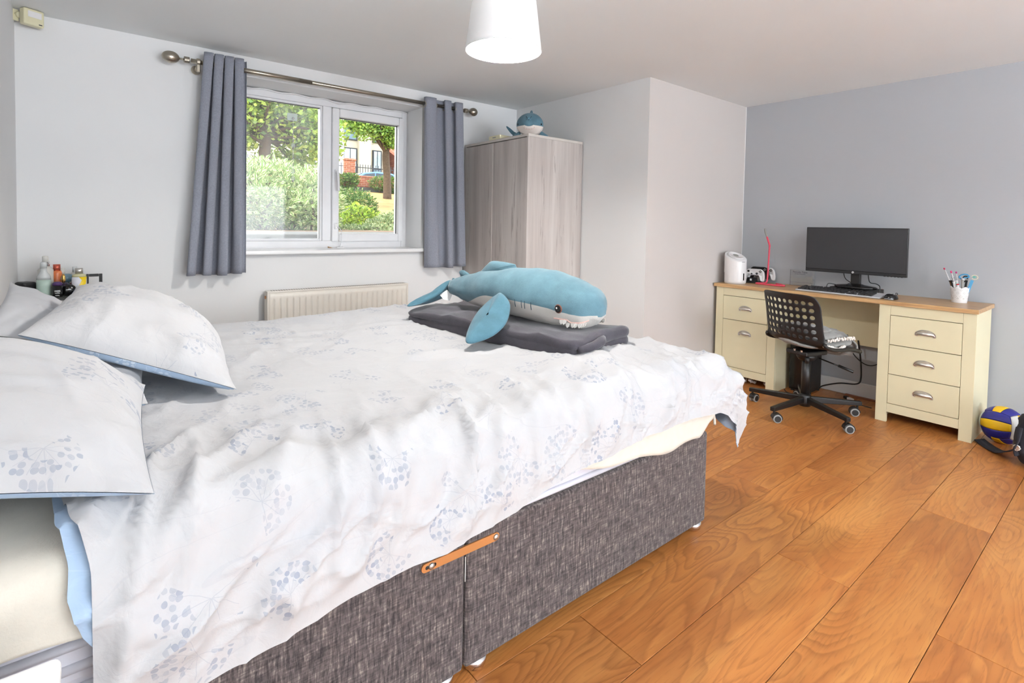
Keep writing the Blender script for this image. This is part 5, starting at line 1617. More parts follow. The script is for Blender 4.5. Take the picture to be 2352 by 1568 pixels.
# game pads standing in a charging dock
def gamepad(label, x, y, z, mat, back_tilt, rz):
    g = thing('game_controller', label, 'controller', (x, y, z), rotz=rz, group='game controllers in the dock')
    outline = [(-0.078, 0.005), (-0.070, 0.050), (-0.050, 0.072), (-0.020, 0.074), (0.020, 0.074), (0.050, 0.072), (0.070, 0.050), (0.078, 0.005), (0.074, -0.022), (0.060, -0.024), (0.046, 0.010), (0.030, 0.022), (-0.030, 0.022), (-0.046, 0.010), (-0.060, -0.024), (-0.074, -0.022)]
    pts = catmull(outline + [outline[0]], 64)[:-1]
    c = np.array([0, 0.042])
    rings = []
    for d, s in ((-0.016, 0.72), (-0.020, 0.86), (-0.012, 0.97), (0.0, 1.0), (0.012, 0.97), (0.018, 0.86), (0.016, 0.70)):
        rings.append([((0 + d) + 0.0, p[0] * (0.5 + 0.5 * s) , c[1] + (p[1] - c[1]) * (0.55 + 0.45 * s)) for p in pts])
    R = np.transpose(np.array(rings), (1, 0, 2))
    mb = MB().grid(R, close_u=True)
    k = len(mb.v)
    nr = R.shape[1]
    mb.f.append(tuple(i * nr for i in range(64)))
    mb.f.append(tuple(i * nr + nr - 1 for i in range(64)))
    T = Matrix.Translation((0, 0, 0.027)) @ Matrix.Rotation(back_tilt, 4, 'Y')
    mb.move(T)
    mb.build('shell', mat, g, smooth=True)
    dark = 'black_gloss' if mat != 'black_plastic' else 'grey_plastic'
    for yy, zz, r in ((0.045, 0.053, 0.0085), (-0.020, 0.036, 0.0085)):
        MB().lathe([(r, 0), (r, 0.006), (r * 0.6, 0.009)], n=14).move(T @ Matrix.Translation((-0.015, yy, zz)) @ Matrix.Rotation(-PI / 2, 4, 'Y')).build('thumb_stick', 'black_gloss', g, smooth=True)
    for yy, zz in ((-0.045, 0.060), (-0.045, 0.046), (-0.038, 0.053), (-0.052, 0.053)):
        MB().ell((0, 0, 0), (0.003, 0.0042, 0.0042), 10, 6).move(T @ Matrix.Translation((-0.0165, yy, zz))).build('button', dark, g, smooth=True)
    MB().box((-0.0185, 0.012, 0.030), (-0.015, 0.028, 0.034)).move(T).build('direction_pad', dark, g)
    MB().box((-0.0185, 0.018, 0.024), (-0.015, 0.022, 0.040)).move(T).build('direction_pad', dark, g)
    return g
gz = DZ + 0.0
dck = thing('charging_dock', 'black charging dock holding the game controllers on the desk', 'charging dock', (4.17, 2.060, DZ), rotz=math.radians(8))
rbox('base', (-0.045, -0.050, 0.0), (0.080, 0.058, 0.012), 'black_plastic', dck, bevel=0.004)
MB().add([(-0.046, -0.035, 0.012), (-0.046, 0.045, 0.012), (-0.012, 0.045, 0.012), (-0.012, -0.035, 0.012), (-0.030, -0.030, 0.045), (-0.030, 0.040, 0.045), (-0.016, 0.040, 0.045), (-0.016, -0.030, 0.045)], [(0, 1, 5, 4), (1, 2, 6, 5), (2, 3, 7, 6), (3, 0, 4, 7), (4, 5, 6, 7), (0, 3, 2, 1)]).build('cradle', 'black_gloss', dck, bevel=0.002)
MB().box((-0.0435, 0.002, 0.020), (-0.0400, 0.016, 0.036)).build('level_mark', 'white_print', dck)
gamepad('white game controller standing at the front of the charging dock', 4.165, 2.052, DZ + 0.012, 'white_plastic', 0.18, math.radians(8))
gamepad('black game controller standing in the middle of the charging dock', 4.216, 2.040, DZ + 0.028, 'black_plastic', 0.12, math.radians(8))
gamepad('white game controller standing at the back of the charging dock, behind the black one', 4.262, 2.012, DZ + 0.022, 'white_plastic', 0.08, math.radians(8))

# bendy pink lamp
pk = thing('desk_lamp', 'thin coral pink tube lamp with a grey tip standing on a bent tube foot', 'desk lamp', (4.19, 1.95, DZ))
pth = [(4.190, 1.952, 1.062), (4.190, 1.956, 0.93), (4.188, 1.958, 0.83), (4.182, 1.960, 0.787), (4.165, 1.962, 0.774), (4.135, 1.982, 0.772), (4.105, 2.005, 0.772), (4.085, 1.985, 0.772), (4.078, 1.90, 0.772), (4.080, 1.815, 0.772), (4.10, 1.790, 0.772), (4.14, 1.810, 0.772), (4.18, 1.865, 0.772), (4.20, 1.895, 0.772)]
MB().tube(pth, 0.0062, 10, 90).build('bent_tube', 'pink', pk, smooth=True, world=True)
MB().tube([(4.198, 1.978, 1.138), (4.193, 1.963, 1.100), (4.190, 1.952, 1.072), (4.190, 1.952, 1.055)], 0.0072, 10, 14).build('flexible_sleeve', 'pink', pk, smooth=True, world=True)
MB().tube([(4.198, 1.977, 1.134), (4.204, 1.994, 1.176), (4.208, 2.003, 1.202)], 0.0065, 10, 8, radii=[0.0062, 0.0072, 0.0060]).build('light_tip', 'grey_plastic', pk, smooth=True, world=True)
MB().tube([(4.20, 1.895, 0.772), (4.206, 1.908, 0.776), (4.21, 1.914, 0.782)], 0.002, 6).build('lead', 'grey_plastic', pk, smooth=True, world=True)

# acrylic table of elements
pe = thing('acrylic_display', 'clear acrylic block printed with a table of elements standing against the wall', 'display block', (4.285, 1.738, DZ))
MB().box((-0.008, -0.088, 0), (0.008, 0.088, 0.122)).build('block', thin_glass('acrylic', 0.30, (0.97, 0.97, 0.97, 1)), pe, bevel=0.002)
def sign_T(y, z):
    return Matrix.Translation((-0.0088, y, z)) @ Matrix(((0, 0, -1, 0), (-1, 0, 0, 0), (0, 1, 0, 0), (0, 0, 0, 1)))
text_mesh('title', 'Periodic Table', 0.0185, 'ink', pe, sign_T(0.012, 0.106), 0.0002)
text_mesh('subtitle', 'of the Elements', 0.0125, 'ink', pe, sign_T(0.012, 0.092), 0.0002)
cells = MB()
tbl = ["X................X", "XX..........XXXXXX", "XX..........XXXXXX", "X" * 18, "X" * 18, "X" * 18, "X" * 18, "", "..XXXXXXXXXXXXXXX.", "..XXXXXXXXXXXXXXX."]
for r_, row in enumerate(tbl):
    for c_, q in enumerate(row):
        if q == 'X':
            y1 = 0.080 - c_ * 0.0089; z1 = 0.082 - r_ * 0.0074
            cells.box((-0.0084, y1 - 0.0074, z1 - 0.0058), (-0.0080, y1, z1))
cells.build('element_cells', 'grey_plastic', pe)

# pencil pot and what stands in it
POX, POY = 4.195, 0.772
po = thing('pencil_pot', 'white pot with a scalloped rim and lace pattern at the end of the desk', 'pot', (POX, POY, DZ))
n = 72; prof_r = [(0.0360, 0.0), (0.0375, 0.002), (0.0405, 0.035), (0.0440, 0.070), (0.0470, 0.095)]
P = np.zeros((n, 7, 3))
for i in range(n):
    t = 2 * PI * i / n
    sc_ = 0.011 * abs(math.sin(t * 3.5 + 0.3))
    zs_ = [0.0, 0.003, 0.03, 0.055, 0.078, 0.088, 0.090 + sc_]
    for j, z in enumerate(zs_):
        r_ = 0.0362 + 0.0108 * z / 0.1
        P[i, j] = (r_ * math.cos(t), r_ * math.sin(t), z)
MB().grid(P, close_u=True).build('wall', 'white_plastic', po, smooth=True, solid=0.002)
MB().cyl((0, 0, 0.0), (0, 0, 0.003), 0.0362, n=36).build('base', 'white_plastic', po)
for zz in (0.052, 0.072):
    rr = 0.0362 + 0.0108 * zz / 0.1 + 0.0012
    MB().tube([(rr * math.cos(t), rr * math.sin(t), zz) for t in np.linspace(0, 2 * PI, 49)], 0.0008, 5).build('raised_line', 'white_plastic', po, smooth=True)
holes = MB()
for rw, (zc, npr, sz) in enumerate(((0.040, 9, 0.0075), (0.062, 9, 0.0060), (0.080, 9, 0.0055), (0.028, 9, 0.0042))):
    for k in range(npr):
        t0 = 2 * PI * (k + 0.5 * (rw % 2)) / npr
        for du, dz in ((0, sz), (0, -sz), (sz, 0), (-sz, 0), (sz * .5, sz * .5), (-sz * .5, sz * .5), (sz * .5, -sz * .5), (-sz * .5, -sz * .5)):
            z = zc + dz
            r_ = 0.0362 + 0.0108 * z / 0.1 + 0.0009
            t = t0 + du / r_
            q = Matrix.Rotation(t, 3, 'Z') @ Matrix.Rotation(PI / 2, 3, 'Y')
            holes.ell((r_ * math.cos(t), r_ * math.sin(t), z), (0.0013, 0.0013, 0.0005), 6, 4, q)
holes.build('lace_holes', 'grey_plastic', po, kind='stuff')
def stick(name, label, cat, p0, p1, r, mats, cap=None, group='things in the pencil pot'):
    t = thing(name, label, cat, (p0[0] + POX, p0[1] + POY, p0[2] + DZ), group=group)
    a_ = Vector((0, 0, 0)); b_ = Vector(p1) - Vector(p0)
    MB().cyl(a_, b_, r, n=8).build('barrel', mats[0], t, smooth=True)
    if cap:
        MB().cyl(b_, b_ + b_.normalized() * cap, r * 1.25, n=10).build('tip', mats[1], t, smooth=True)
    return t
sq = simple('striped_pencil', (222, 220, 222), 0.5, var=0.25, scale=160)
tk = simple('brown_wood_pen', (132, 96, 60), 0.5)
stick('pencil', 'white striped pencil with a crimson rubber leaning furthest out of the pot', 'pencil', (-0.01, 0.0, 0.006), (0.0, 0.078, 0.198), 0.0034, [sq, simple('crimson_rubber', (190, 40, 80), 0.7)], 0.012)
stick('pencil', 'white striped pencil with a hot pink rubber standing in the pot', 'pencil', (0.01, 0.0, 0.006), (0.0, 0.044, 0.180), 0.0034, [sq, simple('hot_pink_rubber', (232, 44, 120), 0.7)], 0.013)
stick('pencil', 'white striped pencil with a magenta rubber standing nearly upright in the pot', 'pencil', (0.012, -0.008, 0.006), (0.012, 0.022, 0.178), 0.0034, [sq, simple('magenta_rubber', (196, 50, 130), 0.7)], 0.012)
stick('pen', 'thick brown wooden pen leaning on the rim of the pot', 'pen', (0.0, 0.012, 0.006), (-0.004, 0.046, 0.128), 0.007, [tk, 'black_plastic'], 0.006)
stick('pen', 'black marker pen beside the brown pen in the pot', 'pen', (-0.012, 0.010, 0.006), (-0.022, 0.034, 0.125), 0.006, ['black_plastic', 'black_gloss'], 0.006)
stick('pen', 'fat white pen standing at the front of the pot', 'pen', (-0.014, 0.004, 0.006), (-0.032, 0.024, 0.125), 0.0065, ['white_plastic', 'white_plastic'], 0.004)
stick('pen', 'thin amber pen behind the white pencils in the pot', 'pen', (0.006, 0.010, 0.006), (0.006, 0.036, 0.145), 0.0045, [simple('amber_pen', (176, 132, 44), 0.4), 'black_plastic'], 0.008)
stick('pen', 'pale green capped pen in the middle of the pot', 'pen', (-0.006, 0.0, 0.006), (-0.018, 0.014, 0.128), 0.006, [simple('mint_pen', (206, 224, 214), 0.4), 'white_plastic'], 0.008)
stick('pen', 'white pen with a red spot at the front of the pot', 'pen', (-0.012, -0.004, 0.006), (-0.036, 0.004, 0.112), 0.006, ['white_plastic', simple('red_cap', (206, 50, 64), 0.4)], 0.005)
stick('pen', 'clear plastic pen among the dark pens in the pot', 'pen', (0.0, -0.012, 0.006), (-0.008, -0.014, 0.142), 0.006, ['grey_plastic', 'silver_plastic'], 0.010)
stick('pen', 'dark grey pen leaning towards the end of the desk in the pot', 'pen', (0.008, -0.014, 0.006), (0.010, -0.030, 0.140), 0.006, ['black_plastic', 'grey_plastic'], 0.008)
sci = thing('scissors', 'scissors with blue and black handles standing in the pot', 'scissors', (POX + 0.004, POY - 0.010, DZ + 0.006), group='things in the pencil pot')
bl = simple('sky_blue_plastic', (70, 158, 206), 0.4)
MB().tube([(0, -0.006, 0.125 + 0.024), (0, -0.030, 0.155), (0, -0.024, 0.168), (0, -0.006, 0.170), (0, 0.010, 0.162), (0, 0.016, 0.150), (0, 0.004, 0.140)], 0.004, 8, 30).build('handle', bl, sci, smooth=True)
MB().tube([(0.004, -0.004, 0.12), (0.004, -0.022, 0.140), (0.004, -0.020, 0.158), (0.004, -0.006, 0.156), (0.004, 0.0, 0.138)], 0.0035, 8, 24).build('handle', 'black_plastic', sci, smooth=True)
MB().add([(0, 0.0, 0.0), (0, 0.006, 0.13), (0, -0.008, 0.13), (0.003, 0.0, 0.0), (0.003, 0.006, 0.13), (0.003, -0.008, 0.13)], [(0, 1, 2), (3, 5, 4), (0, 3, 4, 1), (1, 4, 5, 2), (2, 5, 3, 0)]).build('blades', 'steel', sci)
ru = thing('ruler', 'blue plastic stick topped with a white and turquoise ring in the pot', 'ruler', (POX + 0.0, POY - 0.022, DZ + 0.006), group='things in the pencil pot')
MB().add([(-.004, -.007, 0), (.004, -.007, 0), (.004, .007, 0), (-.004, .007, 0), (-.004, -.043, .135), (.004, -.043, .135), (.004, -.029, .140), (-.004, -.029, .140)], [(0, 1, 2, 3), (4, 7, 6, 5), (0, 4, 5, 1), (1, 5, 6, 2), (2, 6, 7, 3), (3, 7, 4, 0)]).build('stick', simple('clear_blue', (96, 176, 224), 0.3), ru)
MB().tube([(0, -0.046 + 0.015 * math.cos(t), 0.156 + 0.013 * math.sin(t)) for t in np.linspace(0.3, 2 * PI - 0.6, 24)], 0.0022, 6).build('ring', simple('ivory_ring', (238, 230, 200), 0.4), ru, smooth=True)
MB().ell((0, -0.044, 0.158), (0.003, 0.008, 0.006), 12, 8).build('bead', simple('turquoise_bead', (116, 196, 180), 0.4), ru, smooth=True)

# ------------------------------------------------------------------ ball and bag by the wall
BR = 0.103
bc = Vector((4.055, 0.527, BR))
bl_ = thing('volleyball', 'blue, yellow and white volleyball on the floor between the desk and the bag', 'ball', (bc.x, bc.y, 0))
MB().ell((0, 0, BR), (BR * 0.985, BR * 0.985, BR * 0.985), 40, 24).build('core', 'black_plastic', bl_, smooth=True)
Rb = Matrix.Rotation(math.radians(-17), 3, 'Z') @ Matrix.Rotation(math.radians(8), 3, 'Y') @ Matrix.Rotation(math.radians(-4), 3, 'X')
def panel(face, k, mat):
    """one of three curved strips on one face of the cube-ball"""
    ax, sgn, tu = face
    n1, n2 = 18, 8
    P = np.zeros((n1, n2, 3))
    lo, hi = (-1 + 2 * k / 3), (-1 + 2 * (k + 1) / 3)
    for i in range(n1):
        for j in range(n2):
            a_ = math.tan((-0.992 + 1.984 * i / (n1 - 1)) * PI / 4)
            b_ = math.tan((lo + 0.010 + (hi - lo - 0.020) * j / (n2 - 1)) * PI / 4)
            v = [0, 0, 0]
            v[ax] = sgn
            o1, o2 = [q for q in (0, 1, 2) if q != ax]
            if tu: o1, o2 = o2, o1
            v[o1] = a_; v[o2] = b_
            vec = Rb @ Vector(v).normalized()
            P[i, j] = vec * BR
    P[..., 2] += BR
    MB().grid(P).build('panel', mat, bl_, smooth=True, solid=0.0016)
for ax, sgn, tu, m3 in ((0, -1, False, ('blue', 'yellow', 'blue')), (0, 1, False, ('blue', 'yellow', 'blue')), (1, -1, True, ('ball_white', 'yellow', 'ball_white')), (1, 1, True, ('ball_white', 'yellow', 'ball_white')), (2, -1, False, ('blue', 'yellow', 'blue')), (2, 1, False, ('blue', 'yellow', 'blue'))):
    for k in range(3):
        panel((ax, sgn, tu), k, m3[k])

bg = thing('backpack', 'black fabric bag with a loose strap slumped on the floor beside the ball', 'bag', (3.80, 0.345, 0))
P = np.zeros((48, 22, 3))
for i in range(48):
    t = 2 * PI * i / 48
    for j in range(22):
        ph = PI * j / 21
        q = (abs(math.cos(t)) ** 3 + abs(math.sin(t)) ** 3) ** (-1 / 3)
        rr = math.sin(ph) ** 0.55
        z = 0.145 - 0.145 * math.cos(ph)
        sq_ = 1.0 - 0.25 * (z / 0.29) ** 2
        nz_ = (fbm(np.array(t * 1.6 + 3), np.array(ph * 3), 8, 3) - 0.5) * 0.05
        P[i, j] = ((0.150 * sq_ + nz_) * q * math.cos(t) * rr, (0.105 * sq_ + nz_) * q * math.sin(t) * rr, z + nz_ * 0.3)
P[..., 2] = np.maximum(P[..., 2], 0.0)
MB().grid(P, close_u=True).build('body', 'black_fabric', bg, smooth=True)
MB().tube([(-0.10, -0.06, 0.255), (-0.08, 0.02, 0.285), (-0.02, 0.05, 0.288), (0.04, 0.02, 0.27)], 0.012, 8, 16).build('top_handle', 'black_fabric', bg, smooth=True)
def strap(pts, w, th, name, mat='black_fabric'):
    C_ = catmull(pts, 40)
    P = np.zeros((41, 2, 3))
    for i in range(41):
        d = C_[min(i + 1, 40)] - C_[max(i - 1, 0)]
        s_ = np.cross(d, np.array([0, 0.25, 1.0])); s_ /= np.linalg.norm(s_)
        P[i, 0] = C_[i] - s_ * w / 2; P[i, 1] = C_[i] + s_ * w / 2
    MB().grid(P).build(name, mat, bg, smooth=True, solid=th)
strap([(-0.05, 0.06, 0.10), (-0.03, 0.115, 0.05), (0.01, 0.155, 0.020), (0.06, 0.195, 0.012), (0.115, 0.235, 0.012), (0.155, 0.265, 0.016)], 0.050, 0.006, 'strap')
strap([(-0.12, 0.07, 0.21), (-0.145, 0.075, 0.14), (-0.14, 0.07, 0.07)], 0.035, 0.006, 'side_strap')
MB().box((-0.155, 0.060, 0.100), (-0.148, 0.085, 0.125)).build('buckle', 'steel', bg, bevel=0.003)
MB().tube([(-0.152, 0.058, 0.112), (-0.157, 0.072, 0.128), (-0.152, 0.088, 0.112), (-0.157, 0.072, 0.098), (-0.152, 0.058, 0.112)], 0.002, 6, 20).build('buckle_ring', 'chrome', bg, smooth=True)

# ------------------------------------------------------------------ white bedside cabinet in the near corner
wc = thing('bedside_cabinet', 'glossy white bedside cabinet with a rounded top at the near side of the bed head', 'bedside cabinet', (-0.145, 0.78, 0))
rbox('top', (XL + 0.006, 0.55, 0.575), (-0.028, 0.922, 0.602), 'paint_gloss', wc, bevel=0.010, seg=4, world=True)
rbox('body', (XL + 0.008, 0.565, 0.06), (-0.040, 0.910, 0.574), 'paint_gloss', wc, bevel=0.006, world=True)
for z0, z1 in ((0.33, 0.565), (0.075, 0.32)):
    d_ = rbox('drawer', (-0.0395, 0.575, z0), (-0.026, 0.900, z1), 'paint_gloss', wc, bevel=0.003, world=True)
    MB().ell((-0.016, 0.7375, (z0 + z1) / 2), (0.012, 0.012, 0.012), 14, 10).build('knob', 'chrome', d_, smooth=True, world=True)
rbox('plinth', (XL + 0.010, 0.575, 0.0), (-0.055, 0.90, 0.06), 'paint_gloss', wc, bevel=0.002, world=True)

# ------------------------------------------------------------------ glass table with toiletries beyond the bed
GT = 0.800
gt = thing('glass_table', 'small glass-topped side table in the corner beyond the bed', 'side table', (-0.08, 3.50, 0))
rbox('glass_top', (XL + 0.006, 3.33, GT - 0.008), (0.085, 3.675, GT), thin_glass('grey_glass', 0.35, (0.72, 0.78, 0.76, 1)), gt, bevel=0.002, world=True)
for x in (XL + 0.03, 0.06):
    for y in (3.36, 3.65):
        MB().cyl((x, y, 0), (x, y, GT - 0.008), 0.012, n=14).build('leg', 'steel', gt, smooth=True, world=True)
rbox('lower_shelf', (XL + 0.03, 3.36, 0.36), (0.06, 3.65, 0.368), 'grey_plastic', gt, world=True)
def bottle(label, x, y, prof, mats, name='bottle', n=20, sx=1.0, sy=1.0, cat='bottle', z=GT + 0.0008):
    """prof: list of (part name, material, [(r, z)...])"""
    t = thing(name, label, cat, (x, y, z), group='toiletries on the glass table')
    for nm, mt_, pr in prof:
        MB().lathe(pr, n=n, sx=sx, sy=sy).build(nm, mt_, t, smooth=True)
    return t
green = simple('pale_green_liquid', (190, 212, 200), 0.25, var=0.12, scale=18)
clear = simple('frosted_clear_plastic', (206, 210, 210), 0.25, var=0.03)
clear2 = simple('milky_clear_plastic', (214, 213, 206), 0.3, var=0.03)
bottle('frosted spray bottle of pale green liquid at the front of the glass table', -0.155, 3.445, [('body', green, [(0.026, 0), (0.028, 0.004), (0.028, 0.055), (0.0275, 0.085)]), ('shoulder', clear, [(0.0275, 0.085), (0.026, 0.100), (0.013, 0.125), (0.012, 0.140)]), ('cap', clear, [(0.0125, 0.140), (0.0125, 0.165), (0.010, 0.170)])], None)
bottle('tall clear bottle with a pump behind the green spray bottle', -0.152, 3.535, [('body', clear2, [(0.030, 0), (0.031, 0.004), (0.031, 0.125), (0.018, 0.142)]), ('collar', 'chrome', [(0.0165, 0.142), (0.0165, 0.166)]), ('cap', clear2, [(0.0125, 0.166), (0.0125, 0.192), (0.010, 0.195)])], None)
pinkcap = simple('coral_metal_cap', (206, 104, 84), 0.2, 0.7)
bottle('slim bottle with an amber and coral body and coral cap on the glass table', -0.110, 3.560, [('body', simple('amber_coral_glass', (214, 122, 74), 0.25, var=0.35, scale=22), [(0.020, 0), (0.021, 0.003), (0.021, 0.105), (0.017, 0.118)]), ('cap', pinkcap, [(0.015, 0.118), (0.015, 0.150)])], None)
bottle('squat black tub with white lettering at the front of the glass table', -0.104, 3.420, [('body', 'black_gloss', [(0.020, 0), (0.021, 0.002), (0.021, 0.056)]), ('lid', simple('purple_lid', (70, 44, 92), 0.25), [(0.0205, 0.056), (0.020, 0.066), (0.012, 0.074)])], None)
bl2 = [o for o in bpy.data.objects if o.get('label', '').startswith('squat black tub')][0]
for zz, ww in ((0.032, 0.55), (0.027, 0.55), (0.019, 0.45), (0.008, 0.35)):
    curved_strip(-PI / 2 - ww, -PI / 2 + ww, zz - 0.0012, zz + 0.0012, 0.0214, 'lettering', 'white_print', bl2)
bottle('dark purple potion-shaped scent bottle with a gold stem on the glass table', -0.082, 3.460, [('body', simple('dark_purple_glass', (40, 26, 50), 0.12), [(0.012, 0), (0.026, 0.010), (0.030, 0.028), (0.026, 0.050), (0.014, 0.066)]), ('stopper', simple('gold_metal', (206, 164, 96), 0.25, 0.9), [(0.006, 0.066), (0.009, 0.076), (0.007, 0.098), (0.002, 0.108)])], None)
bottle('round flat black scent bottle lying beside the purple one', -0.062, 3.440, [('body', 'black_gloss', [(0.016, 0), (0.026, 0.012), (0.029, 0.028), (0.025, 0.046), (0.012, 0.056)])], None, sy=0.6)
b3 = [o for o in bpy.data.objects if o.get('label', '').startswith('round flat black')][0]
MB().box((-0.010, -0.0188, 0.030), (0.010, -0.0168, 0.033)).build('lettering', 'white_print', b3)
bottle('blue glass bottle with a bulbous round stopper at the back of the glass table', -0.072, 3.565, [('body', simple('smoky_glass', (110, 122, 120), 0.2), [(0.018, 0), (0.020, 0.003), (0.020, 0.048), (0.010, 0.056)]), ('stopper', simple('blue_glass_stopper', (112, 144, 160), 0.12), [(0.010, 0.056), (0.026, 0.064), (0.031, 0.078), (0.026, 0.092), (0.010, 0.100)])], None)
bottle('clear mist bottle with a clear cap next to the coral bottle', -0.090, 3.615, [('body', clear, [(0.016, 0), (0.017, 0.003), (0.017, 0.080), (0.010, 0.092)]), ('cap', clear2, [(0.011, 0.092), (0.011, 0.125)])], None)
bottle('clear mist bottle standing behind the printed yellow bottle', -0.040, 3.600, [('body', clear2, [(0.020, 0), (0.021, 0.003), (0.021, 0.090), (0.012, 0.104)]), ('cap', clear, [(0.010, 0.104), (0.010, 0.132)])], None)
bottle('small red bottle between the blue bottle and the printed yellow bottle', -0.046, 3.530, [('body', simple('dull_red_glass', (140, 72, 66), 0.25), [(0.011, 0), (0.012, 0.003), (0.012, 0.052), (0.008, 0.058)]), ('cap', 'chrome', [(0.007, 0.058), (0.007, 0.072)])], None)
def patchwork():
    m, nt, b = nmat('printed_sleeve')
    co = nd(nt, 'ShaderNodeTexCoord').outputs['Object']
    v = nd(nt, 'ShaderNodeTexVoronoi', {'Vector': mapping(nt, co, (34, 34, 22)), 'Scale': 1.0})
    sep = nd(nt, 'ShaderNodeSeparateColor', {0: v.outputs['Color']})
    nt.links.new(ramp(nt, sep.outputs[0], [(0.0, C(240, 206, 30)), (0.36, C(92, 178, 222)), (0.58, C(226, 226, 234)), (0.74, C(244, 212, 40)), (0.90, C(222, 86, 76))], 'CONSTANT'), b.inputs['Base Color'])
    b.inputs['Roughness'].default_value = 0.35
    return m
bottle('square bottle printed in yellow, blue and red with a silver cap on the glass table', -0.022, 3.470, [('base', simple('blue_base', (120, 190, 226), 0.3), [(0.029, 0), (0.0295, 0.006)]), ('sleeve', patchwork(), [(0.0295, 0.006), (0.0295, 0.090)]), ('shoulder', simple('yellowish_glass', (206, 202, 160), 0.2), [(0.0295, 0.090), (0.027, 0.100), (0.016, 0.106)]), ('cap', 'steel', [(0.0155, 0.106), (0.0155, 0.134)])], None, n=24, sy=0.75)
bk = thing('speaker_box', 'black rounded box behind the green spray bottle on the glass table', 'box', (-0.222, 3.475, GT + 0.0008), rotz=math.radians(35), group='toiletries on the glass table')
rbox('case', (-0.030, -0.035, 0), (0.030, 0.035, 0.075), 'black_plastic', bk, bevel=0.012, seg=3)
fr = thing('photo_frame', 'small black open frame standing at the edge of the glass table', 'frame', (0.038, 3.520, GT + 0.0008), group='toiletries on the glass table')
for a_, b_ in (((-0.032, 0, 0), (-0.022, 0.012, 0.098)), ((0.020, 0, 0), (0.034, 0.012, 0.098)), ((-0.0215, 0, 0), (0.0195, 0.012, 0.012)), ((-0.0215, 0, 0.084), (0.0195, 0.012, 0.098))):
    rbox('frame_bar', a_, b_, 'black_plastic', fr, bevel=0.002)

# ------------------------------------------------------------------ unseen fill light added behind the camera, built as a standing lamp
ul = thing('fill_floor_lamp', 'added unseen white floor lamp with a bowl shade, bouncing fill light off the ceiling', 'floor lamp', (0.9, -2.2, 0))
MB().lathe([(0.13, 0), (0.13, 0.02), (0.03, 0.03)], n=32).build('base', 'white_plastic', ul, smooth=True)
MB().cyl((0, 0, 0.02), (0, 0, 1.52), 0.012, n=16).build('pole', 'steel', ul, smooth=True)
MB().lathe([(0.03, 1.50), (0.12, 1.53), (0.18, 1.60)], n=40, close=False).build('bowl_shade', 'white_plastic', ul, smooth=True, solid=0.004)
upl = bpy.data.lights.new('fill_uplighter', 'AREA')
upl.shape = 'DISK'
upl.size = 0.30
upl.energy = 138
upl.color = (0.90, 0.96, 1.0)
upl_o = bpy.data.objects.new('fill_uplighter', upl)
upl_o.location = (0.9, -2.2, 1.605)
upl_o.rotation_euler = (PI, 0, 0)
COL.objects.link(upl_o)
rg = MB().box((0.1, -5.6, 0.0005), (4.0, -0.75, 0.012)).build('bounce_rug', simple('pale_bounce_rug', (214, 214, 216), 0.95, var=0.06, scale=30, bmp=0.4), bevel=0.004)  # unseen, added so light bounced off the floor stays neutral
tag(rg, 'added unseen pale grey floor covering that bounces neutral light, by the added rear glazing', 'bounce_rug')

# ------------------------------------------------------------------ the garden and street outside
M['grass'] = simple('dry_grass', (158, 128, 76), 0.95, var=0.25, scale=3, bmp=0.3)
M['paving'] = simple('grey_paving', (92, 92, 89), 0.9, var=0.08, scale=6)
M['soil'] = simple('leaf_litter', (112, 92, 72), 0.95, var=0.3, scale=30)
M['bark'] = simple('tree_bark', (84, 70, 56), 0.9, var=0.25, scale=18, bmp=0.4)
M['brick'] = brick_mat('garden_brick')
M['render'] = simple('cream_render', (206, 197, 172), 0.9, var=0.03, scale=2)
M['roof_tile'] = simple('red_roof_tile', (176, 104, 84), 0.8, var=0.15, scale=20)
M['win_dark'] = simple('blue_grey_window_panel', (104, 128, 142), 0.3, var=0.1)
M['win_light'] = simple('sky_reflecting_glass', (190, 210, 214), 0.15, var=0.1)
M['iron'] = simple('black_iron', (52, 54, 56), 0.6)
M['car_blue'] = simple('blue_car_paint', (86, 132, 196), 0.2, 0.2, var=0.04, coat=0.6)
M['car_glass'] = simple('dark_car_glass', (58, 70, 76), 0.1, var=0.2)
M['leaf_var'] = variegated('variegated_leaf', (128, 158, 88), (238, 238, 190), 0.82, (150, 172, 108))
M['leaf_tree'] = variegated('light_tree_leaf', (150, 176, 78), (176, 196, 96), 0.8, (120, 152, 72))
M['leaf_oak'] = variegated('mid_tree_leaf', (116, 152, 70), (136, 170, 84), 0.7, (156, 190, 88))
M['leaf_hedge'] = variegated('hedge_leaf', (74, 104, 50), (104, 134, 66), 0.8, (140, 160, 84))
M['leaf_lime'] = variegated('lime_shoot_leaf', (150, 176, 66), (184, 204, 88), 0.8, (108, 132, 60))
M['leaf_grey'] = variegated('grey_green_leaf', (132, 152, 104), (206, 212, 164), 0.6, (116, 136, 92))
GZ = 1.04
def ground_z(x, y):
    return GZ + max(0.0, min((y - 9.0) / 11.5, 1.15)) * 1.36 + (0.02 * math.sin(x * 1.3) * math.sin(y * 0.9) if y > 9 else 0)
def terr(name, x0, x1, y0, y1, nx, ny, mat, dz=0.0):
    P = np.array([[(x, y, ground_z(x, y) + dz) for y in np.linspace(y0, y1, ny)] for x in np.linspace(x0, x1, nx)])
    o = MB().grid(P).build(name, mat, smooth=True, solid=0.1)
    return struct(o)
terr('ground_paving', -6, 12, YW + TH + 0.06, 5.6, 12, 4, 'paving')
terr('ground_soil', -6, 12, 5.6, 9.2, 14, 8, 'soil')
terr('ground_lawn', -8, 26, 9.2, 20.3, 40, 30, 'grass')
struct(MB().box((-20, 20.3, 1.5), (60, 60, 2.62)).build('ground_road', 'paving'))

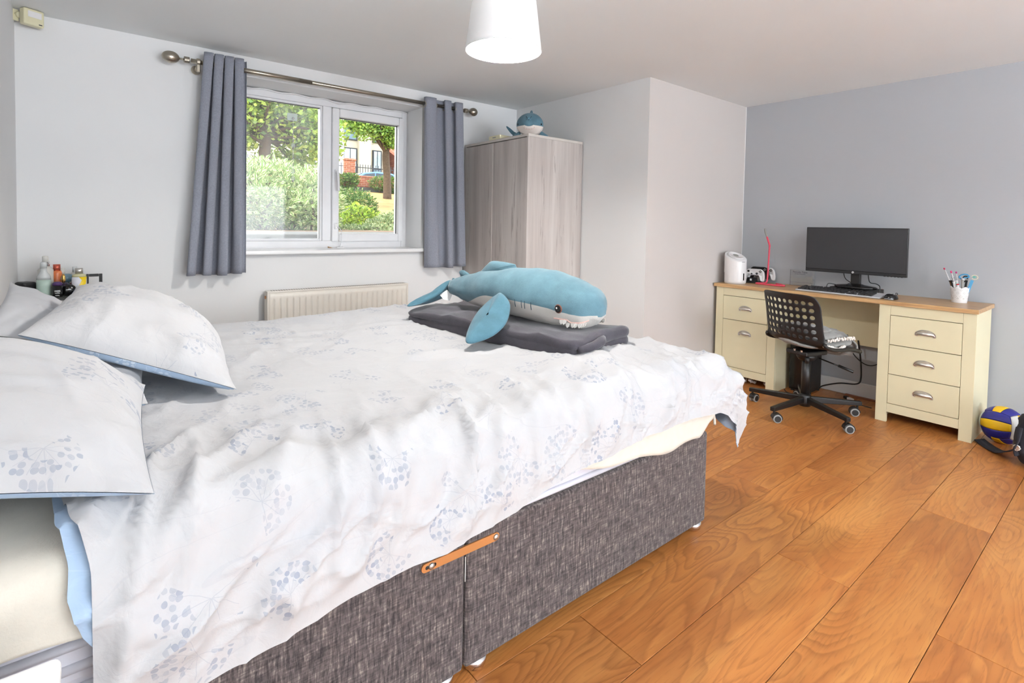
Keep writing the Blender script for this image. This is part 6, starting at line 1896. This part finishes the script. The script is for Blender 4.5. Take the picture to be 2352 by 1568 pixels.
def leaf_mesh(centres, size, seed, up=0.35, aspect=0.42, outward=None):
    rng = np.random.default_rng(seed)
    n = len(centres)
    d = rng.normal(size=(n, 3)); d[:, 2] = d[:, 2] * 0.6 + up
    if outward is not None:
        d = d * 0.75 + outward * 0.9
    d /= np.linalg.norm(d, axis=1, keepdims=True)
    r = rng.normal(size=(n, 3)); s = np.cross(d, r); s /= np.linalg.norm(s, axis=1, keepdims=True)
    L = size * rng.uniform(0.65, 1.25, size=(n, 1))
    nrm = np.cross(d, s)
    a = centres; m1 = a + d * L * 0.5 + s * L * aspect * 0.5 + nrm * L * 0.05; tip = a + d * L; m2 = a + d * L * 0.5 - s * L * aspect * 0.5 + nrm * L * 0.05
    V = np.stack([a, m1, tip, m2], 1).reshape(-1, 3)
    i = np.arange(n) * 4
    Fc = np.stack([i, i + 1, i + 2, i + 3], 1)
    uv = np.tile(np.array([[0.5, 0], [0, 0.5], [0.5, 1], [1, 0.5]]), (n, 1))
    return V, Fc, uv
def foliage(name, parent, centres, size, mat, seed, **kw):
    V, Fc, uv = leaf_mesh(centres, size, seed, **kw)
    me = bpy.data.meshes.new(name)
    me.vertices.add(len(V)); me.vertices.foreach_set('co', V.astype(np.float32).ravel())
    me.loops.add(len(Fc) * 4); me.loops.foreach_set('vertex_index', Fc.astype(np.int32).ravel())
    me.polygons.add(len(Fc)); me.polygons.foreach_set('loop_start', (np.arange(len(Fc)) * 4).astype(np.int32)); me.polygons.foreach_set('loop_total', np.full(len(Fc), 4, dtype=np.int32))
    me.update(calc_edges=True)
    lay = me.uv_layers.new(name='UVMap'); lay.data.foreach_set('uv', uv.astype(np.float32).ravel())
    me.materials.append(M[mat])
    o = bpy.data.objects.new(name, me)
    COL.objects.link(o)
    o.parent = parent
    o['kind'] = 'stuff'
    return o
def blob_points(blobs, n, seed, fill=0.35):
    """points near the skins of several ellipsoids (centre, radii)"""
    rng = np.random.default_rng(seed)
    vol = np.array([b[1][0] * b[1][1] * b[1][2] for b in blobs]) ** 0.67
    cnt = rng.multinomial(n, vol / vol.sum())
    out = []; dirs = []
    for (c, r), k in zip(blobs, cnt):
        d = rng.normal(size=(k, 3)); d /= np.linalg.norm(d, axis=1, keepdims=True)
        rad = 1 - fill * rng.random((k, 1)) ** 1.5 + rng.normal(size=(k, 1)) * 0.05
        out.append(np.array(c) + d * np.array(r) * rad); dirs.append(d)
    return np.vstack(out), np.vstack(dirs)
def bush(name, label, base, blobs, n, size, mat, seed, stems=7, group=None, keep=None):
    t = thing(name, label, 'bush' if 'hedge' not in name else 'hedge', base, group=group)
    pts, dr = blob_points([((c[0] - base[0], c[1] - base[1], c[2] - base[2]), r) for c, r in blobs], n, seed)
    m_ = pts[:, 2] > 0.02
    pts, dr = pts[m_], dr[m_]
    foliage('foliage', t, pts, size, mat, seed, outward=dr)
    rng = random.Random(seed)
    st = MB()
    for k in range(stems):
        c, r = blobs[k % len(blobs)]
        p0 = Vector((c[0] - base[0] + rng.uniform(-.15, .15), c[1] - base[1] + rng.uniform(-.1, .1), -0.02))
        p2 = Vector((c[0] - base[0] + rng.uniform(-.5, .5) * r[0], c[1] - base[1] + rng.uniform(-.4, .4) * r[1], c[2] - base[2] + r[2] * 0.5))
        st.tube([p0, (p0 + p2) / 2 + Vector((rng.uniform(-.08, .08), 0, 0.05)), p2], 0.014, 6, 8, radii=[0.018, 0.007])
    st.build('stems', 'bark', t, smooth=True)
    return t
bush('shrub', 'large cream-edged variegated shrub filling the fixed window pane', (1.7, 6.7, GZ),
     [((1.25, 6.6, 1.45), (0.55, 0.5, 0.46)), ((1.75, 6.9, 1.50), (0.55, 0.5, 0.44)), ((2.15, 6.8, 1.40), (0.42, 0.5, 0.46)), ((1.55, 6.45, 1.36), (0.5, 0.35, 0.22)), ((1.98, 6.40, 1.32), (0.30, 0.3, 0.22)), ((2.45, 7.1, 1.50), (0.20, 0.3, 0.26)), ((0.75, 6.9, 1.45), (0.5, 0.5, 0.45))], 9500, 0.085, 'leaf_var', 5, stems=12)
bush('clipped_hedge', 'dark green clipped hedge seen through the opening sash', (3.75, 9.1, GZ + 0.0),
     [((3.35, 9.2, 1.42), (0.42, 0.5, 0.38)), ((3.72, 9.25, 1.44), (0.40, 0.5, 0.36)), ((2.95, 9.3, 1.4), (0.4, 0.5, 0.38)), ((3.90, 9.2, 1.40), (0.24, 0.4, 0.34))], 9000, 0.055, 'leaf_hedge', 8)
bush('shrub', 'lime green leafy shrub growing in front of the clipped hedge', (3.4, 8.0, GZ),
     [((3.28, 8.0, 1.24), (0.22, 0.25, 0.22)), ((3.48, 8.05, 1.22), (0.18, 0.25, 0.20)), ((3.10, 8.0, 1.15), (0.15, 0.2, 0.15))], 1700, 0.075, 'leaf_lime', 12)
bush('shrub', 'low grey-green variegated shrub beside the lime shrub under the opening sash', (3.75, 7.4, GZ),
     [((3.60, 7.4, 1.14), (0.40, 0.35, 0.16)), ((3.25, 7.0, 1.06), (0.40, 0.3, 0.11)), ((3.95, 7.6, 1.22), (0.40, 0.35, 0.18)), ((2.85, 7.1, 1.05), (0.35, 0.3, 0.10)), ((3.4, 6.6, 1.04), (0.5, 0.25, 0.07))], 9000, 0.045, 'leaf_grey', 17)

def tree(label, base, trunk, crown, n, size, mat, seed, nbr=26):
    t = thing('tree', label, 'tree', base)
    rng = random.Random(seed)
    tr = MB()
    tr.tube([Vector(p) - Vector(base) for p in trunk[0]], 0.1, 10, 12, radii=trunk[1])
    tr.build('trunk', 'bark', t, smooth=True)
    top = Vector(trunk[0][-1]) - Vector(base); fork = Vector(trunk[0][-2]) - Vector(base)
    blobs = [((c[0] - base[0], c[1] - base[1], c[2] - base[2]), r) for c, r in crown]
    br_ = MB()
    for k in range(nbr):
        c, r = blobs[k % len(blobs)]
        e = Vector(c) + Vector((rng.uniform(-.8, .8) * r[0], rng.uniform(-.8, .8) * r[1], rng.uniform(-.3, .9) * r[2]))
        s0 = fork.lerp(top, rng.random())
        mid = s0.lerp(e, 0.5) + Vector((rng.uniform(-.2, .2), rng.uniform(-.2, .2), rng.uniform(-.1, .25)))
        br_.tube([s0, mid, e], 0.03, 6, 8, radii=[trunk[1][-1] * 0.55, 0.006])
    br_.build('branches', 'bark', t, smooth=True)
    pts, dr = blob_points(blobs, n, seed, fill=0.85)
    foliage('foliage', t, pts, size, mat, seed, aspect=0.5)
    return t
tree('spreading light green tree behind the variegated shrub', (3.55, 14.0, GZ + 0.4),
     ([(3.40, 14.0, 1.3), (3.42, 14.0, 2.6), (3.45, 14.0, 3.05), (3.5, 14.0, 3.5)], [0.17, 0.15, 0.13, 0.10]),
     [((2.7, 14, 3.9), (1.1, 1.0, 0.75)), ((3.9, 14.2, 3.75), (0.95, 1.0, 0.75)), ((4.7, 14, 3.35), (0.75, 0.9, 0.70)), ((3.4, 13.8, 4.5), (1.1, 1.0, 0.6)), ((2.9, 14.3, 3.1), (0.6, 0.8, 0.35)), ((4.9, 14.5, 4.1), (0.7, 0.8, 0.6)), ((1.9, 14.3, 4.2), (0.8, 0.8, 0.7)), ((4.25, 14.6, 2.75), (0.75, 0.6, 0.45))], 11500, 0.15, 'leaf_tree', 3, 44)
tree('street tree with a pale trunk in front of the cream building', (8.10, 17.0, ground_z(8.1, 17) - 0.03),
     ([(8.12, 17, 1.9), (8.10, 17, 2.8), (8.05, 17, 3.5), (8.1, 17, 4.3)], [0.15, 0.125, 0.12, 0.09]),
     [((7.5, 17, 4.35), (0.75, 0.7, 0.45)), ((8.2, 16.8, 4.45), (0.65, 0.7, 0.55)), ((6.95, 17.2, 4.60), (0.50, 0.6, 0.40)), ((8.55, 17, 4.25), (0.40, 0.6, 0.55)), ((7.8, 17, 4.95), (0.9, 0.8, 0.4)), ((8.2, 16.7, 3.95), (0.35, 0.4, 0.28))], 7000, 0.13, 'leaf_oak', 9, 26)

# street wall, pier and railings
WYs = 20.5
bwz = ground_z(8, 20.4)
bw = thing('garden_wall', 'low red brick wall along the street above the lawn', 'wall', (7, WYs, bwz - 0.1))
rbox('wall_body', (-8, WYs, bwz - 0.15), (26, WYs + 0.22, 3.02), 'brick', bw, bevel=0.01, world=True)
rbox('coping', (-8, WYs - 0.02, 3.02), (26, WYs + 0.24, 3.09), 'brick', bw, bevel=0.01, world=True)
bp = thing('brick_pier', 'square red brick gate pier with a stepped cap above the street wall', 'pier', (8.13, WYs - 0.1, bwz))
rbox('shaft', (7.90, WYs - 0.12, bwz - 0.1), (8.36, WYs - 0.005, 3.62), 'brick', bp, bevel=0.01, world=True)
rbox('cap', (7.87, WYs - 0.15, 3.62), (8.39, WYs - 0.005, 3.72), 'brick', bp, bevel=0.03, world=True)
bush('shrub', 'straggly brownish shrub against the brick wall below the pier', (7.9, 20.0, bwz - 0.05),
     [((7.8, 20.1, 2.75), (0.55, 0.25, 0.30)), ((8.1, 20.15, 2.95), (0.30, 0.2, 0.15))], 1500, 0.10, 'leaf_hedge', 23)
bush('shrub', 'straggly brownish shrub against the brick wall around the street tree', (9.4, 20.0, bwz - 0.05),
     [((9.3, 20.1, 2.80), (0.5, 0.25, 0.26)), ((9.9, 20.1, 2.72), (0.5, 0.25, 0.35)), ((10.3, 20.1, 2.65), (0.4, 0.2, 0.4))], 2200, 0.10, 'leaf_hedge', 24)
rl = thing('railings', 'thin black iron railings on the far side of the street', 'railings', (11, 27.5, 2.62))
for z in (3.45, 4.15):
    MB().box((6, 27.5, z), (17, 27.53, z + 0.04)).build('rail', 'iron', rl, world=True)
bar_me = None
for k in range(74):
    if bar_me is None:
        o = MB().cyl((0, 0, 0), (0, 0, 1.72), 0.018, n=6).build('railing_bar', 'iron', rl)
        bar_me = o.data
    else:
        o = bpy.data.objects.new('railing_bar', bar_me)
        COL.objects.link(o)
        o.parent = rl
    o.location = (6.0 + k * 0.15 - 11, 0.015, 0.0)

# parked car
cz = 2.10
car = thing('parked_car', 'blue parked car half hidden behind the brick street wall', 'car', (10.25, 23.6, cz))
prof_c = [(-2.1, 0.35), (-2.12, 0.62), (-1.95, 0.80), (-1.35, 0.92), (-1.15, 0.97), (-0.45, 1.36), (0.15, 1.44), (0.9, 1.40), (1.55, 1.10), (1.95, 0.98), (2.08, 0.75), (2.08, 0.35)]
MB().prism([(x, z) for x, z in prof_c], -0.80, 0.80, axis='y').build('body_shell', 'car_blue', car, bevel=0.06, seg=3)
for poly in ([(-0.98, 0.99), (-0.42, 1.29), (0.02, 1.36), (0.02, 0.99)], [(0.08, 0.99), (0.08, 1.36), (0.85, 1.33), (1.25, 1.10), (1.25, 0.99)]):
    MB().prism(poly, -0.812, -0.798, axis='y').build('side_window', 'car_glass', car)
MB().add([(-1.12, -0.68, 0.985), (-1.12, 0.68, 0.985), (-0.50, 0.60, 1.345), (-0.50, -0.60, 1.345)], [(0, 1, 2, 3)]).build('windscreen', 'car_glass', car, solid=0.02)
MB().ell((-0.95, -0.92, 1.02), (0.08, 0.10, 0.07), 12, 8).build('wing_mirror', 'car_blue', car, smooth=True)
for x in (-1.35, 1.30):
    for y in (-0.70, 0.70):
        w_ = MB().cyl((x, y - 0.1, 0.32), (x, y + 0.1, 0.32), 0.32, n=24).build('wheel', 'black_plastic', car)

# cream apartment building with tall windows, and a brick house next to it
bd_ = thing('apartment_building', 'cream rendered apartment building with tall blue-grey windows', 'building', (13, 34, 2.62))
rbox('front_wall', (8.0, 34, 2.62), (16.2, 40, 13), 'render', bd_, bevel=0, world=True)
rbox('projecting_bay', (14.05, 33.4, 2.62), (14.75, 34.1, 13), 'render', bd_, bevel=0, world=True)
rbox('white_column', (12.55, 33.6, 2.62), (13.0, 34.05, 13), 'pvc', bd_, bevel=0, world=True)
def far_window(x0, x1, z0, z1, zs):
    f = rbox('window', (x0, 33.90, z0), (x1, 33.995, z1), 'iron', bd_, bevel=0, world=True)
    MB().box((x0 + 0.08, 33.87, zs + 0.05), ((x0 + x1) / 2 - 0.03, 33.895, z1 - 0.08)).build('pane', 'win_light', f, world=True)
    MB().box(((x0 + x1) / 2 + 0.03, 33.87, zs + 0.05), (x1 - 0.08, 33.895, z1 - 0.08)).build('pane', 'win_light', f, world=True)
    MB().box((x0 + 0.08, 33.87, z0 + 0.06), (x1 - 0.08, 33.895, zs - 0.05)).build('panel', 'win_dark', f, world=True)
for zf in (3.6, 6.6, 9.6):
    far_window(13.05, 14.0, zf, zf + 2.5, zf + 1.25)
    far_window(15.1, 15.75, zf, zf + 2.5, zf + 1.25)
hs = thing('brick_house', 'red brick house with a low tiled porch roof beside the cream building', 'house', (18.5, 33, 2.62))
rbox('brick_front', (16.9, 33.2, 2.62), (22, 39, 9), 'brick', hs, bevel=0, world=True)
MB().prism([(31.6, 5.35), (33.3, 6.1), (33.3, 6.25), (31.5, 5.5)], 15.9, 20, axis='x').build('porch_roof', 'roof_tile', hs, world=True)
MB().add([(15.75, 31.55, 5.30), (16.95, 33.2, 5.30), (16.95, 33.2, 6.15), (15.75, 31.55, 5.5), (16.2, 31.5, 5.30), (17.4, 33.1, 5.30), (17.4, 33.1, 6.15), (16.2, 31.5, 5.5)], [(0, 1, 2, 3), (4, 7, 6, 5), (0, 4, 5, 1), (1, 5, 6, 2), (2, 6, 7, 3), (3, 7, 4, 0)]).build('porch_gable', 'iron', hs, world=True)
fw = rbox('house_window', (17.3, 33.15, 3.4), (17.9, 33.21, 5.0), 'win_light', hs, bevel=0, world=True)
